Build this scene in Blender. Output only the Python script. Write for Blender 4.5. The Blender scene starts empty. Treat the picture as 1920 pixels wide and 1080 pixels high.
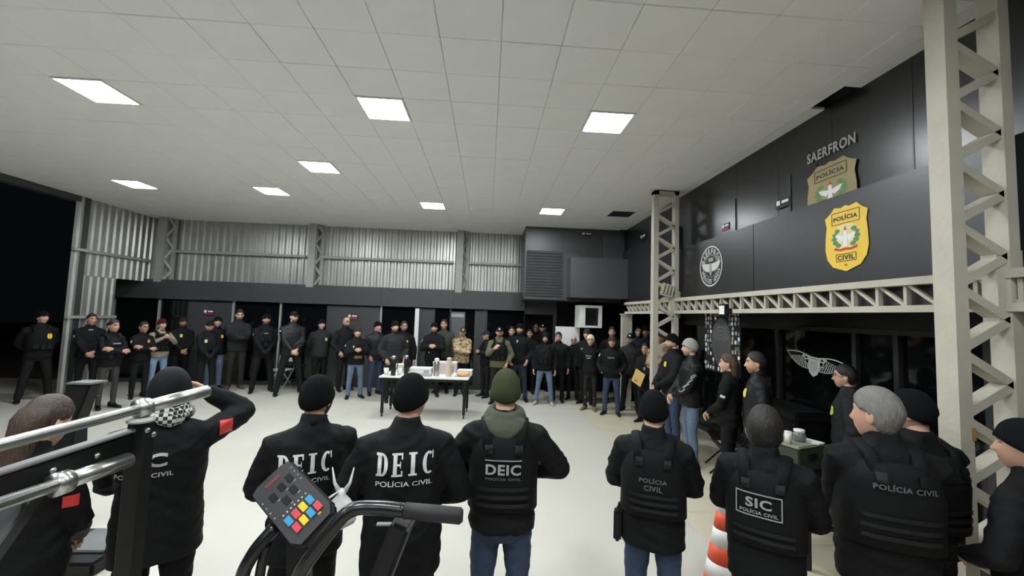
import bpy, bmesh, math, random
import numpy as np
from mathutils import Vector, Matrix
from mathutils.bvhtree import BVHTree
random.seed(7); RNG = np.random.default_rng(7)
SC = bpy.context.scene
COL = SC.collection
PI = math.pi

# ------------------------------------------------------------------ camera
FPX, CAM_H = 763.0, 1.95
dY = Vector((-46, -50, -763)).normalized()
dX = Vector((1, -0.037, -(-46 + 50*0.037)/-763.0)); dX = (dX - dX.dot(dY)*dY).normalized()
dZ = dX.cross(dY)
ROT = Matrix((dX, dY, dZ))
CAM = Vector((0, 0, CAM_H))
cd = bpy.data.cameras.new('camera'); cam = bpy.data.objects.new('camera', cd); COL.objects.link(cam)
cd.sensor_width = 36; cd.lens = 36*FPX/1920; cd.clip_start = 0.05
cam.matrix_world = Matrix.Translation(CAM) @ ROT.to_4x4()
SC.camera = cam
def ray(px, py): return ROT @ Vector((px-960, -(py-540), -FPX))
def on_floor(px, py, z=0.0):
    d = ray(px, py); return CAM + d*((z-CAM_H)/d.z)
def at_y(px, py, Y):
    d = ray(px, py); return CAM + d*(Y/d.y)

# ------------------------------------------------------------------ world, exposure
w = bpy.data.worlds.new('night'); SC.world = w; w.use_nodes = True
w.node_tree.nodes['Background'].inputs[0].default_value = (0.35, 0.42, 0.55, 1)
w.node_tree.nodes['Background'].inputs[1].default_value = 0.006
vs = SC.view_settings
vs.view_transform = 'Standard'; vs.look = 'None'; vs.exposure = 0.0; vs.gamma = 1.0; vs.use_curve_mapping = False
LAMP = 100.0          # emission of a ceiling panel

# ------------------------------------------------------------------ materials
MATS = {}
def mat(name, col, rough=0.6, var=0.12, vscale=6.0, bump=0.0, bscale=60.0, metal=0.0, spec=0.5, emit=0.0, coat=0.0, trans=0.0):
    if name in MATS: return MATS[name]
    m = bpy.data.materials.new(name); m.use_nodes = True
    nt = m.node_tree; b = nt.nodes['Principled BSDF']
    b.inputs['Roughness'].default_value = rough; b.inputs['Metallic'].default_value = metal
    b.inputs['Specular IOR Level'].default_value = spec
    b.inputs['Coat Weight'].default_value = coat
    b.inputs['Transmission Weight'].default_value = trans
    tc = nt.nodes.new('ShaderNodeTexCoord')
    if var > 0:
        n = nt.nodes.new('ShaderNodeTexNoise'); n.inputs['Scale'].default_value = vscale; n.inputs['Detail'].default_value = 4
        nt.links.new(tc.outputs['Object'], n.inputs['Vector'])
        r = nt.nodes.new('ShaderNodeMix'); r.data_type = 'RGBA'
        r.inputs[6].default_value = (*[c*(1-var) for c in col], 1); r.inputs[7].default_value = (*[min(1, c*(1+var)) for c in col], 1)
        nt.links.new(n.outputs['Fac'], r.inputs[0]); nt.links.new(r.outputs[2], b.inputs['Base Color'])
    else:
        b.inputs['Base Color'].default_value = (*col, 1)
    if bump > 0:
        n2 = nt.nodes.new('ShaderNodeTexNoise'); n2.inputs['Scale'].default_value = bscale; n2.inputs['Detail'].default_value = 3
        nt.links.new(tc.outputs['Object'], n2.inputs['Vector'])
        bp = nt.nodes.new('ShaderNodeBump'); bp.inputs['Strength'].default_value = bump; bp.inputs['Distance'].default_value = 0.02
        nt.links.new(n2.outputs['Fac'], bp.inputs['Height']); nt.links.new(bp.outputs['Normal'], b.inputs['Normal'])
    if emit > 0:
        b.inputs['Emission Color'].default_value = (*col, 1); b.inputs['Emission Strength'].default_value = emit
    MATS[name] = m; return m
def cloth(col, kind='cloth'):
    key = kind + '_%d_%d_%d' % tuple(int(c*1000) for c in col)
    if kind == 'denim': return mat(key, col, 0.85, 0.35, 9, 0.25, 90)
    if kind == 'knit': return mat(key, col, 0.95, 0.15, 20, 0.35, 220, spec=0.1)
    if kind == 'shell': return mat(key, col, 0.5, 0.2, 8, 0.12, 60, spec=0.25)
    return mat(key, col, 0.75, 0.2, 8, 0.14, 110, spec=0.16)
def camo():
    if 'camo' in MATS: return MATS['camo']
    m = bpy.data.materials.new('camo'); m.use_nodes = True; nt = m.node_tree; b = nt.nodes['Principled BSDF']; b.inputs['Roughness'].default_value = 0.85
    tc = nt.nodes.new('ShaderNodeTexCoord'); n = nt.nodes.new('ShaderNodeTexNoise'); n.inputs['Scale'].default_value = 16; n.inputs['Detail'].default_value = 2
    nt.links.new(tc.outputs['Object'], n.inputs['Vector'])
    r = nt.nodes.new('ShaderNodeValToRGB'); r.color_ramp.interpolation = 'CONSTANT'
    e = r.color_ramp.elements; e[0].color = (0.10, 0.07, 0.035, 1); e[0].position = 0; e[1].color = (0.33, 0.25, 0.13, 1); e[1].position = 0.42
    x = e.new(0.55); x.color = (0.45, 0.36, 0.21, 1); x = e.new(0.66); x.color = (0.16, 0.14, 0.06, 1)
    nt.links.new(n.outputs['Fac'], r.inputs[0]); nt.links.new(r.outputs[0], b.inputs['Base Color']); MATS['camo'] = m; return m
def keffiyeh():
    if 'kef' in MATS: return MATS['kef']
    m = bpy.data.materials.new('checked_scarf_cloth'); m.use_nodes = True; nt = m.node_tree; b = nt.nodes['Principled BSDF']; b.inputs['Roughness'].default_value = 0.9
    tc = nt.nodes.new('ShaderNodeTexCoord'); n = nt.nodes.new('ShaderNodeTexChecker'); n.inputs['Scale'].default_value = 55
    n.inputs[1].default_value = (0.55, 0.56, 0.5, 1); n.inputs[2].default_value = (0.02, 0.02, 0.02, 1)
    nt.links.new(tc.outputs['Object'], n.inputs['Vector']); nt.links.new(n.outputs[0], b.inputs['Base Color']); MATS['kef'] = m; return m
def skin_mat():
    if 'skin' in MATS: return MATS['skin']
    m = bpy.data.materials.new('skin'); m.use_nodes = True; nt = m.node_tree; b = nt.nodes['Principled BSDF']
    b.inputs['Roughness'].default_value = 0.55; b.inputs['Specular IOR Level'].default_value = 0.35
    a = nt.nodes.new('ShaderNodeVertexColor'); a.layer_name = 'Col'
    nt.links.new(a.outputs['Color'], b.inputs['Base Color']); MATS['skin'] = m; return m

# ------------------------------------------------------------------ mesh building
class MB:
    def __init__(s): s.v = []; s.f = []; s.c = []
    def add(s, vs, fs):
        o = len(s.v); s.v += [tuple(p) for p in vs]; s.f += [tuple(i+o for i in q) for q in fs]; return s
    def box(s, c, size, rot=None):
        hx, hy, hz = [k/2 for k in size]; c = Vector(c)
        P = [Vector((x*hx, y*hy, z*hz)) for x in (-1, 1) for y in (-1, 1) for z in (-1, 1)]
        if rot is not None: P = [rot @ p for p in P]
        return s.add([p+c for p in P], [(0,1,3,2),(4,6,7,5),(0,4,5,1),(2,3,7,6),(0,2,6,4),(1,5,7,3)])
    def span(s, a, b): # box by corners
        return s.box([(a[i]+b[i])/2 for i in range(3)], [abs(b[i]-a[i]) for i in range(3)])
    def beam(s, a, b, wd, th, up=(0, 0, 1)):
        a = Vector(a); b = Vector(b); d = b-a; L = d.length; d.normalize(); u = Vector(up); x = d.cross(u)
        if x.length < 1e-4: x = d.cross(Vector((0, 1, 0)))
        x.normalize(); u = x.cross(d)
        R = Matrix((x, d, u)).transposed()
        return s.box((a+b)/2, (wd, L, th), R)
    def loft(s, rings, cap=True, closed=True):
        n = len(rings[0]); o = []; fs = []
        for r in rings: o += list(r)
        for i in range(len(rings)-1):
            for j in range(n if closed else n-1):
                k = (j+1) % n; fs.append((i*n+j, i*n+k, (i+1)*n+k, (i+1)*n+j))
        if cap: fs.append(tuple(range(n-1, -1, -1))); fs.append(tuple((len(rings)-1)*n+j for j in range(n)))
        return s.add(o, fs)
    def tube(s, pts, rad, n=10, cap=True, flat=1.0, side=None):
        pts = [Vector(p) for p in pts]; rings = []; m = len(pts)
        if not hasattr(rad, '__len__'): rad = [rad]*m
        t0 = (pts[1]-pts[0]).normalized()
        u = Vector(side) if side is not None else (Vector((0, 0, 1)) if abs(t0.z) < 0.9 else Vector((1, 0, 0)))
        for i, p in enumerate(pts):
            t = (pts[min(i+1, m-1)]-pts[max(i-1, 0)]).normalized()
            u = (u - u.dot(t)*t).normalized(); q = t.cross(u)
            rings.append([p + u*math.cos(2*PI*j/n)*rad[i] + q*math.sin(2*PI*j/n)*rad[i]*flat for j in range(n)])
        return s.loft(rings, cap)
    def lathe(s, prof, c=(0, 0, 0), n=16):
        return s.loft([[(c[0]+r*math.cos(2*PI*j/n), c[1]+r*math.sin(2*PI*j/n), c[2]+z) for j in range(n)] for r, z in prof])
    def ell(s, c, r, n=12, m=8, rot=None):
        c = Vector(c); rings = []
        for i in range(m+1):
            a = -PI/2 + PI*(0.03+0.94*i/m); R = math.cos(a)
            ring = [Vector((r[0]*R*math.cos(2*PI*j/n), r[1]*R*math.sin(2*PI*j/n), r[2]*math.sin(a))) for j in range(n)]
            if rot is not None: ring = [rot @ p for p in ring]
            rings.append([p+c for p in ring])
        return s.loft(rings)
    def prism(s, poly, o, ux, uy, th):
        o = Vector(o); ux = Vector(ux); uy = Vector(uy); n = ux.cross(uy).normalized()
        A = [o + ux*p[0] + uy*p[1] for p in poly]; k = len(A)
        return s.add(A + [p+n*th for p in A], [tuple(range(k-1, -1, -1)), tuple(range(k, 2*k))] + [(j, (j+1) % k, k+(j+1) % k, k+j) for j in range(k)])
    def mesh(s, name, m=None, smooth=False):
        me = bpy.data.meshes.new(name); me.from_pydata(s.v, [], s.f); me.update()
        if smooth: me.shade_smooth()
        if m: me.materials.append(m)
        return me
    def build(s, name, m=None, parent=None, smooth=False):
        return link(name, s.mesh(name, m, smooth), parent)
def link(name, me, parent=None):
    o = bpy.data.objects.new(name, me); COL.objects.link(o)
    if parent is not None: o.parent = parent
    return o
def tag(o, label=None, cat=None, group=None, kind=None):
    if label: o['label'] = label
    if cat: o['category'] = cat
    if group: o['group'] = group
    if kind: o['kind'] = kind
    return o
def empty(name, loc=(0, 0, 0), rz=0):
    o = bpy.data.objects.new(name, None); COL.objects.link(o); o.location = loc; o.rotation_euler = (0, 0, rz); o.empty_display_size = 0.1; return o
def bevel(me, wdt, seg=2):
    bm = bmesh.new(); bm.from_mesh(me); bmesh.ops.recalc_face_normals(bm, faces=bm.faces)
    bmesh.ops.bevel(bm, geom=list(bm.edges), offset=wdt, segments=seg, affect='EDGES', clamp_overlap=True); bm.to_mesh(me); bm.free(); return me
def catmull(pts, n=6):
    P = [Vector(p) for p in pts]; P = [2*P[0]-P[1]] + P + [2*P[-1]-P[-2]]; out = []
    for i in range(1, len(P)-2):
        a, b, c, d = P[i-1], P[i], P[i+1], P[i+2]
        for k in range(n):
            t = k/n; out.append(0.5*((2*b)+(c-a)*t+(2*a-5*b+4*c-d)*t*t+(3*b-a-3*c+d)*t**3))
    out.append(P[-2]); return out

# ------------------------------------------------------------------ lettering (outlines filled to flat meshes, converted in one pass)
TEXTS = {}
def need(s, bold=0.0, space=1.0): TEXTS.setdefault((s, bold, space), None)
for s_ in ['SAERFRON', 'SIC', 'POLÍCIA CIVIL']: need(s_, 0.035, 1.05)
for s_ in ['POLÍCIA', 'CIVIL', 'SC', 'DEIC', 'POLICIA', 'POLÍCIA CIVIL', 'SIC', 'SAERFRON', 'TREINO']: need(s_, 0.03, 1.1)
need('POLÍCIA CIVIL', 0.008, 1.0); need('DEIC', 0.03, 1.25)
for ch in 'SAERFRONOPÇÕÉ': need(ch, 0.03, 1.0)
tmp = []
for key in TEXTS:
    cu = bpy.data.curves.new('t', 'FONT'); cu.body = key[0]; cu.size = 1.0; cu.offset = key[1]; cu.space_character = key[2]; cu.align_x = 'CENTER'; cu.resolution_u = 3
    ob = bpy.data.objects.new('t', cu); COL.objects.link(ob); tmp.append((key, ob, cu))
bpy.context.view_layer.update(); dg = bpy.context.evaluated_depsgraph_get()
for key, ob, cu in tmp:
    me = bpy.data.meshes.new_from_object(ob.evaluated_get(dg))
    bm = bmesh.new(); bm.from_mesh(me); bmesh.ops.triangulate(bm, faces=bm.faces)
    V = np.array([v.co[:2] for v in bm.verts]); F = [tuple(v.index for v in f.verts) for f in bm.faces]; bm.free()
    V[:, 0] -= (V[:, 0].min()+V[:, 0].max())/2; V[:, 1] -= (V[:, 1].min()+V[:, 1].max())/2
    TEXTS[key] = (V, F); bpy.data.objects.remove(ob); bpy.data.curves.remove(cu); bpy.data.meshes.remove(me)
def text2d(s, height, bold=0.03, space=1.1, width=None):
    V, F = TEXTS[(s, bold, space)]; V = V.copy(); k = height/(V[:, 1].max()-V[:, 1].min()); V *= k
    if width: V[:, 0] *= width/(V[:, 0].max()-V[:, 0].min())
    return V, F
def flat(name, V, F, o, ux, uy, m, parent, th=0.0):
    o = Vector(o); ux = Vector(ux); uy = Vector(uy); mb = MB(); mb.add([o+ux*float(a)+uy*float(b) for a, b in V], F)
    return mb.build(name, m, parent)
def slab_letter(ch):
    q = []  # strokes in a unit-high box 0.62 wide: list of polygons
    R = lambda x0, y0, x1, y1: q.append([(x0, y0), (x1, y0), (x1, y1), (x0, y1)])
    def arc(cx, cy, rx, ry, w_, a0, a1, n=10):
        for i in range(n):
            a = a0+(a1-a0)*i/n; b = a0+(a1-a0)*(i+1)/n
            q.append([(cx+rx*math.cos(a), cy+ry*math.sin(a)), (cx+rx*math.cos(b), cy+ry*math.sin(b)), (cx+(rx-w_)*math.cos(b), cy+(ry-.11)*math.sin(b)), (cx+(rx-w_)*math.cos(a), cy+(ry-.11)*math.sin(a))])
    if ch == 'I': R(.2, 0, .44, 1); R(.08, 0, .56, .09); R(.08, .91, .56, 1)
    if ch == 'E': R(.08, 0, .3, 1); R(0, 0, .62, .1); R(0, .9, .62, 1); R(.3, .46, .5, .55); R(.54, .1, .62, .26); R(.54, .74, .62, .9); R(.47, .36, .52, .65)
    if ch == 'D': R(.08, 0, .3, 1); R(0, 0, .34, .1); R(0, .9, .34, 1); arc(.32, .5, .34, .5, .2, -PI/2, PI/2)
    if ch == 'C': arc(.36, .5, .36, .5, .22, PI*.32, PI*1.68, 14); R(.56, .68, .63, 1)
    return q
# ------------------------------------------------------------------ the setting
CZ = 4.14; T = 0.49
m_ceil = mat('ceiling_panel', (0.76, 0.76, 0.75), 0.7, 0.05, 3.0)
m_conc = mat('polished_concrete', (0.50, 0.485, 0.425), 0.38, 0.10, 1.3, 0.05, 30)
m_tile = mat('beige_floor_tile', (0.56, 0.51, 0.385), 0.3, 0.08, 3.0)
m_grout = mat('grout', (0.20, 0.18, 0.14), 0.9)
m_black = mat('black_composite_panel', (0.012, 0.0125, 0.0145), 0.30, 0.1, 2.0, spec=0.7)
m_fascia = mat('satin_black_fascia', (0.012, 0.0125, 0.014), 0.38, 0.1, 2.0, spec=0.75)
m_dgrey = mat('dark_grey_panel', (0.048, 0.051, 0.053), 0.42, 0.1, 3.0)
m_glass = mat('dark_tinted_glass', (0.004, 0.0045, 0.005), 0.06, 0.0)
m_frame = mat('dark_frame', (0.035, 0.036, 0.037), 0.4)
m_galv = mat('galvanised_sheet', (0.50, 0.50, 0.48), 0.38, 0.25, 2.5, metal=0.75)
m_steel = mat('cream_painted_steel', (0.48, 0.45, 0.37), 0.5, 0.18, 5.0, 0.15, 30)
m_steel2 = mat('grey_painted_steel', (0.33, 0.33, 0.31), 0.5, 0.15, 5.0)
m_white = mat('white_paint', (0.75, 0.75, 0.73), 0.4, 0.04)
m_whitep = mat('white_print', (0.62, 0.62, 0.60), 0.5, 0.05)
m_greyp = mat('grey_print', (0.33, 0.33, 0.32), 0.5, 0.05)
m_dgreyp = mat('dark_grey_print', (0.11, 0.11, 0.115), 0.6, 0.05)
m_gold = mat('gold_print', (0.78, 0.52, 0.05), 0.4, 0.08)
m_red = mat('red_print', (0.55, 0.03, 0.025), 0.5, 0.05)
m_green = mat('green_print', (0.10, 0.22, 0.07), 0.5, 0.1)
m_blackp = mat('black_print', (0.012, 0.012, 0.012), 0.5, 0)
m_void = mat('dark_plenum', (0.012, 0.012, 0.013), 0.9, 0)
m_lamp = mat('lamp_diffuser', (0.92, 0.97, 1.0), 0.5, 0, emit=LAMP)
m_chrome = mat('chrome', (0.55, 0.55, 0.53), 0.33, 0.05, metal=1.0)
m_bmetal = mat('black_powder_coat', (0.006, 0.006, 0.0065), 0.5, 0.1, spec=0.3)
m_rubber = mat('black_rubber', (0.012, 0.012, 0.012), 0.6, 0.1)

fl = MB().span((-14, -4, -0.12), (2.03, 10.9, 0)).build('floor', m_conc); tag(fl, 'pale polished concrete floor of the hall', kind='structure')
fl2 = MB().span((2.03, -4, -0.12), (4.6, 10.9, -0.006)).build('floor', m_grout); tag(fl2, 'beige tiled strip of floor beside the shop front', kind='structure')
tm = bevel(MB().box((0, 0, 0), (0.594, 0.594, 0.012)).mesh('floor_tile', m_tile), 0.002, 1)
for i in range(4):
    for j in range(17):
        o = link('floor_tile', tm, fl2); o.location = (2.03+0.30+0.6*i+0.003, 0.9+0.6*j, -0.006)
gr = MB().span((-40, 10.9, -0.2), (8, 40, -0.03)).build('floor', mat('dirt_ground', (0.09, 0.055, 0.035), 0.95, 0.3, 2.0)); tag(gr, 'brown earth outside the open left side', kind='structure')

# ceiling of square panels, lamps set in place of panels
ce = MB().span((-8.56, -3.6, CZ+0.022), (3.19, 11.0, CZ+0.05)).build('ceiling', mat('ceiling_joint', (.56, .56, .54), .8, 0)); tag(ce, 'grey-white suspended ceiling of square panels', kind='structure')
X0, Y0 = 0.03, 3.13
def cell(x, y): return (math.floor((x-X0)/T), math.floor((y-Y0)/T))
LAMPS = [(-4.19, 4.34, 'nearest'), (-1.25, 4.35, ''), (1.29, 4.35, ''), (-2.66, 6.20, ''), (-6.37, 8.0, ''), (-4.04, 8.01, ''), (-1.18, 8.06, ''), (1.26, 8.10, '')]
LLAB = ['bright square ceiling lamp at the upper left, largest on the left', 'bright square ceiling lamp above the left of the table, near row', 'bright square ceiling lamp nearest the black badge wall',
        'square ceiling lamp standing alone between the near and far rows', 'small flat ceiling lamp farthest left, above the corrugated corner', 'far-row ceiling lamp just right of the leftmost one',
        'far-row ceiling lamp above the white table', 'far-row ceiling lamp in front of the dark corner wall']
BEHIND = [(-4.19, .65), (-1.25, .65), (1.29, .65), (-2.66, 2.5), (-4.19, -2.9), (-1.25, -2.9), (1.29, -2.9)]
holes = {cell(2.72, 8.15)}
lm = {}
for i, (x, y, _) in enumerate(LAMPS): lm[cell(x, y)] = LLAB[i]
for x, y in BEHIND: lm.setdefault(cell(x, y), None)
pan = bevel(MB().box((0, 0, 0), (T-0.003, T-0.003, 0.02)).mesh('ceiling_panel', m_ceil), 0.004, 1)
cells = []
for i in range(math.floor((-8.56-X0)/T), math.ceil((3.2-X0)/T)):
    for j in range(-14, 17):
        x0, x1 = X0+i*T, X0+i*T+T; y0, y1 = Y0+j*T, Y0+j*T+T
        if y0 > 10.95 or (i, j) in holes or (i, j) in lm: continue
        c = ((x0+x1)/2, (y0+y1)/2); vis = -1
        if c[1] > 2.3 and abs(c[0]) < 1.35*c[1]: vis = 1
        cells.append((c[1] if vis > 0 else 99+abs(c[1]), c, min(x1, 3.19)))
cells.sort(key=lambda q: q[0]); rest = MB()
nw = X0+6*T; pan2 = bevel(MB().box((0, 0, 0), (3.187-nw-.003, T-.003, .02)).mesh('ceiling_panel', m_ceil), .004, 1)
for k, c, x1 in [q for q in cells if q[1][0] > nw]: link('ceiling_panel', pan2, ce).location = ((nw+3.187)/2, c[1], CZ+.01)
cells = [q for q in cells if q[1][0] < nw]
for n_, (k, c, x1) in enumerate(cells):
    if n_ < 265:
        o = link('ceiling_panel', pan, ce); o.location = (c[0], c[1], CZ+0.01+0.0015*math.sin(n_*7.3))
    else: rest.box((c[0], c[1], CZ+0.01), (T-0.003, T-0.003, 0.02))
tag(rest.build('ceiling_panel', m_ceil, ce), kind='stuff')
for k, lab in lm.items():
    x, y = X0+k[0]*T+T/2, Y0+k[1]*T+T/2
    r = empty('ceiling_lamp', (x, y, CZ)); r.location.z = CZ
    tag(r, lab or 'square ceiling lamp out of view behind the camera, %s column, %s row' % ({-4: 'left', -2: 'middle', -3: 'inner left', 1: 'right'}.get(math.floor(x+.1), 'side'), 'nearer' if y > 2 else 'second' if y > 0 else 'farthest'), 'ceiling lamp', 'square ceiling lamps')
    q = MB(); a, b = T/2-0.004, T/2-0.022
    for s in (-1, 1): q.span((-a, s*b, -0.012), (a, s*a, 0.02)); q.span((s*b, -b, -0.012), (s*a, b, 0.02))
    q.build('lamp_frame', m_white, r)
    MB().span((-b, -b, -0.004), (b, b, 0.004)).build('diffuser', m_lamp, r)
# border strip of the ceiling along the black wall, one piece missing
for y0, y1 in ((-3, 1.1), (1.11, 2.2), (2.21, 3.4), (3.8, 4.6), (4.61, 5.5), (5.51, 6.5), (6.51, 7.5), (7.51, 9.7)):
    MB().span((3.19, y0, CZ-0.004), (3.335, y1, CZ+0.02)).build('border_panel', m_white, ce)
hx_, hy_ = X0+cell(2.72, 8.15)[0]*T, Y0+cell(2.72, 8.15)[1]*T
MB().span((hx_+.01, hy_+.01, CZ+.012), (hx_+T-.01, hy_+T-.01, CZ+.021)).build('opening_shade', m_void, ce)  # black sheet under the solid backing, colour stands in for the hole's darkness
roof = MB().span((-8.8, -4, 4.7), (4.6, 11.2, 4.8)).build('roof', m_void); tag(roof, 'dark roof above the ceiling', kind='structure')
tr = MB().span((-8.75, -3.6, CZ-0.12), (-8.56, 9.0, CZ+0.3)).build('trim_1', m_dgrey); tag(tr, 'dark edge beam along the open left side', kind='structure')

# corrugated sheet walls
def sheet(L, z0, z1, pitch=0.17, dp=0.035):
    n = int(round(L/pitch)); xs = []
    for k in range(n): xs += [(k*pitch, 0), (k*pitch+pitch*.40, 0), (k*pitch+pitch*.55, dp), (k*pitch+pitch*.85, dp)]
    xs.append((n*pitch, 0)); mb = MB()
    v = [(x, -y, z0) for x, y in xs]+[(x, -y, z1) for x, y in xs]; k = len(xs)
    v += [(x, -y+0.003, z0) for x, y in xs]+[(x, -y+0.003, z1) for x, y in xs]
    f = [(i, i+1, k+i+1, k+i) for i in range(k-1)]+[(2*k+i+1, 2*k+i, 3*k+i, 3*k+i+1) for i in range(k-1)]
    return mb.add(v, f).mesh('metal_sheet', m_galv)
wb = empty('wall_back', (0, 10.9, 0)); tag(wb, 'corrugated galvanised sheet wall at the back', kind='structure')
sm = sheet(1.02, 2.3, CZ+0.3)
for k in range(10):
    o = link('metal_sheet', sm, wb); o.location = (-9.25+1.02*k+0.004*k, 0.02*(k % 2)*0.1, 0)
wl = empty('wall_left', (-8.6, 0, 0)); tag(wl, 'corrugated galvanised sheet wall at the left corner', kind='structure')
slf = sheet(0.85, 2.5, CZ+0.3)
for k in range(2):
    o = link('metal_sheet', slf, wl); o.rotation_euler = (0, 0, PI/2); o.location = (0, 9.15+0.86*k, 0)
sl2 = sheet(0.85, 0.0, 2.5)
o = link('metal_sheet', sl2, wl); o.rotation_euler = (0, 0, PI/2); o.location = (0, 9.05, 0)
o = link('metal_sheet', sheet(0.17, 0, CZ+.3), wl); o.rotation_euler = (0, 0, PI/2); o.location = (0.02, 8.82, 0)
for z in (1.62, 3.02): MB().span((0.04, 8.8, z-0.03), (0.10, 9.9 if z < 2 else 10.7, z+0.03)).build('rail', m_steel2, wl)
MB().span((-0.12, 8.98, 0), (0.05, 9.10, CZ)).build('post', m_dgrey, wl)
# rails of the back wall
for x0, x1 in ((-8.1, -4.75), (-4.4, -0.95), (-0.7, 0.95)):
    MB().span((x0, -0.14, 3.27), (x1, -0.07, 3.33)).build('rail', m_steel2, wb)
MB().span((0.90, -0.12, 2.5), (0.99, -0.02, CZ)).build('post', m_steel2, wb)
# lattice columns of the back wall
def back_col(x, lab):
    r = empty('lattice_column', (x, 10.68, 0)); tag(r, lab, 'column', 'grey lattice columns of the back wall')
    MB().span((-0.09, -0.06, 2.5), (0.09, 0.0, CZ)).build('chord', m_steel2, r)
    MB().span((0.16, 0.1, 2.5), (0.24, 0.16, CZ)).build('chord', m_steel2, r)
    z = 2.52; k = 0
    while z < CZ-0.2:
        a, b = (0.05, -0.0, z), (0.2, 0.12, z+0.28)
        if k % 2: a, b = (0.05, 0, z+0.28), (0.2, 0.12, z)
        MB().beam(a, b, 0.05, 0.05).build('brace', m_steel2, r); z += 0.28; k += 1
back_col(-8.25, 'grey lattice column in the corrugated corner'); back_col(-4.55, 'grey lattice column left of the middle of the corrugated wall'); back_col(-0.78, 'grey lattice column near the dark corner wall')

# shop front under the corrugated wall
sf = empty('wall_shopfront', (0, 10.75, 0)); tag(sf, 'dark shop front under the corrugated wall', kind='structure')
for x0, x1 in ((-9.3, -7.55), (-7.545, -5.9), (-5.895, -2.75), (-2.745, -0.9), (-0.895, 0.97)):
    MB().span((x0, -0.12, 2.08), (x1, 0.1, 2.56)).build('fascia_panel', m_dgrey, sf)
XS = [(-9.3, -8.21, 'g'), (-8.21, -7.52, 'g'), (-7.52, -6.42, 'p'), (-6.42, -5.26, 'g'), (-5.26, -4.11, 'g'), (-4.11, -2.74, 'p'), (-2.74, -1.83, 'g'), (-1.75, -1.38, 'p'), (-1.38, -0.96, 'g'), (-0.96, -0.33, 'g'), (-0.33, -0.02, 'p'), (-0.02, 0.97, 'g')]
for x0, x1, k in XS:
    if k == 'p': MB().span((x0, -0.03, 0), (x1, 0.05, 2.05)).build('wall_panel', m_dgrey, sf); MB().span((x0+0.03, -0.045, 2.03), (x1-0.03, 0.0, 2.05)).build('panel_edge', m_frame, sf)
    else:
        MB().span((x0+0.02, 0.0, 0.1), (x1-0.02, 0.012, 2.05)).build('pane', m_glass, sf)
        MB().span((x0-0.02, -0.05, 0), (x0+0.02, 0.03, 2.08)).build('mullion', m_steel2 if x0 in (-9.3, -8.21, -6.42, -5.26, -2.74) else m_frame, sf)
        MB().span((x0, -0.03, 0), (x1, 0.04, 0.1)).build('kick_plate', m_dgrey, sf)
MB().span((-1.86, -0.12, 0), (-1.76, 0.03, 2.05)).build('door_jamb', m_white, sf)
MB().span((-9.3, 0.11, 0), (0.97, 0.14, 2.3)).build('backing', m_void, sf)
# poster on a pane
po = empty('poster', (-0.78, 10.72, 1.4)); tag(po, 'grey poster stuck on the shop front glass', 'poster')
MB().span((-0.2, 0, -0.6), (0.2, 0.008, 0.6)).build('sheet', mat('poster_grey', (0.10, 0.105, 0.105), 0.6), po)
MB().span((-0.17, -0.003, 0.46), (0.17, 0.0, 0.55)).build('heading', m_greyp, po)
MB().add([(0.14*math.cos(a), -0.003, 0.05+0.16*math.sin(a)) for a in np.linspace(0, 2*PI, 20, endpoint=False)], [tuple(range(20))]).build('emblem', m_dgreyp, po)

# dark corner wall projecting over its doorway
db = empty('wall_corner', (0, 0, 0)); tag(db, 'dark boxed corner wall beside the corrugated wall', kind='structure')
MB().span((0.86, 9.8, 2.34), (3.4, 10.9, CZ+0.02)).build('wall_panel', m_dgrey, db)
for k in range(16): MB().box((1.34, 9.785, 2.47+0.07*k), (0.88, 0.03, 0.055), Matrix.Rotation(0.25, 3, 'X')).build('slat', m_dgrey, db)
MB().span((0.86, 9.74, 2.36), (1.83, 9.8, 2.42)).build('rail', m_dgrey, db)
MB().span((1.90, 9.35, 2.42), (3.38, 9.8, 3.36)).build('box_front', mat('charcoal_panel', (0.06, 0.064, 0.07), 0.4, 0.1), db)
MB().span((2.78, 9.72, 3.37), (3.3, 9.8, 4.0)).build('wall_panel', mat('charcoal_panel', (0.045, 0.047, 0.05), 0.4), db)
[tag(MB().span(a, b).build(n, m_black), kind='structure') for n, a, b in (('wall_recess', (0.97, 12.2, 0), (4.6, 12.3, 2.5)), ('ceiling_recess', (0.97, 10.9, 2.34), (4.6, 12.2, 2.44)), ('wall_recess_side', (0.95, 10.9, 0), (1.0, 12.2, 2.34)), ('floor', (0.97, 10.9, -0.1), (4.6, 12.2, 0)))]
tag(MB().span((0.97, 10.75, 2.0), (1.75, 10.80, 2.34)).build('trim_2', m_dgrey), kind='structure')
tag(MB().span((1.75, 10.75, 0), (1.83, 10.81, 2.34)).build('trim_3', m_dgrey), kind='structure')

# black wall on the right: upper panels, fascia, shop front
wr = empty('wall_right', (0, 0, 0)); tag(wr, 'glossy black panelled wall on the right', kind='structure')
ys = [-3.0, -1.5, 0, 1.48, 2.22, 2.96, 3.73, 4.48, 5.26, 6.56, 7.6, 8.7, 9.8]
for a, b in zip(ys[:-1], ys[1:]): MB().span((3.335, a+0.002, 3.0), (3.38, b-0.002, CZ)).build('wall_panel', m_black, wr); MB().span((3.332, b-.006, 3.0), (3.336, b+.006, CZ)).build('joint_strip', m_frame, wr)
MB().span((3.38, -3, 3.0), (3.43, 9.8, 4.7)).build('backing', m_void, wr)
MB().span((3.322, 5.28, 3.1), (3.336, 5.78, 3.64)).build('hatch', m_black, wr)
MB().span((3.318, 4.26, 3.1), (3.336, 4.29, 3.62)).build('joint_strip', m_frame, wr)
MB().span((3.328, 3.9, 3.1), (3.336, 4.26, 3.62)).build('wall_panel', m_black, wr)
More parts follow.
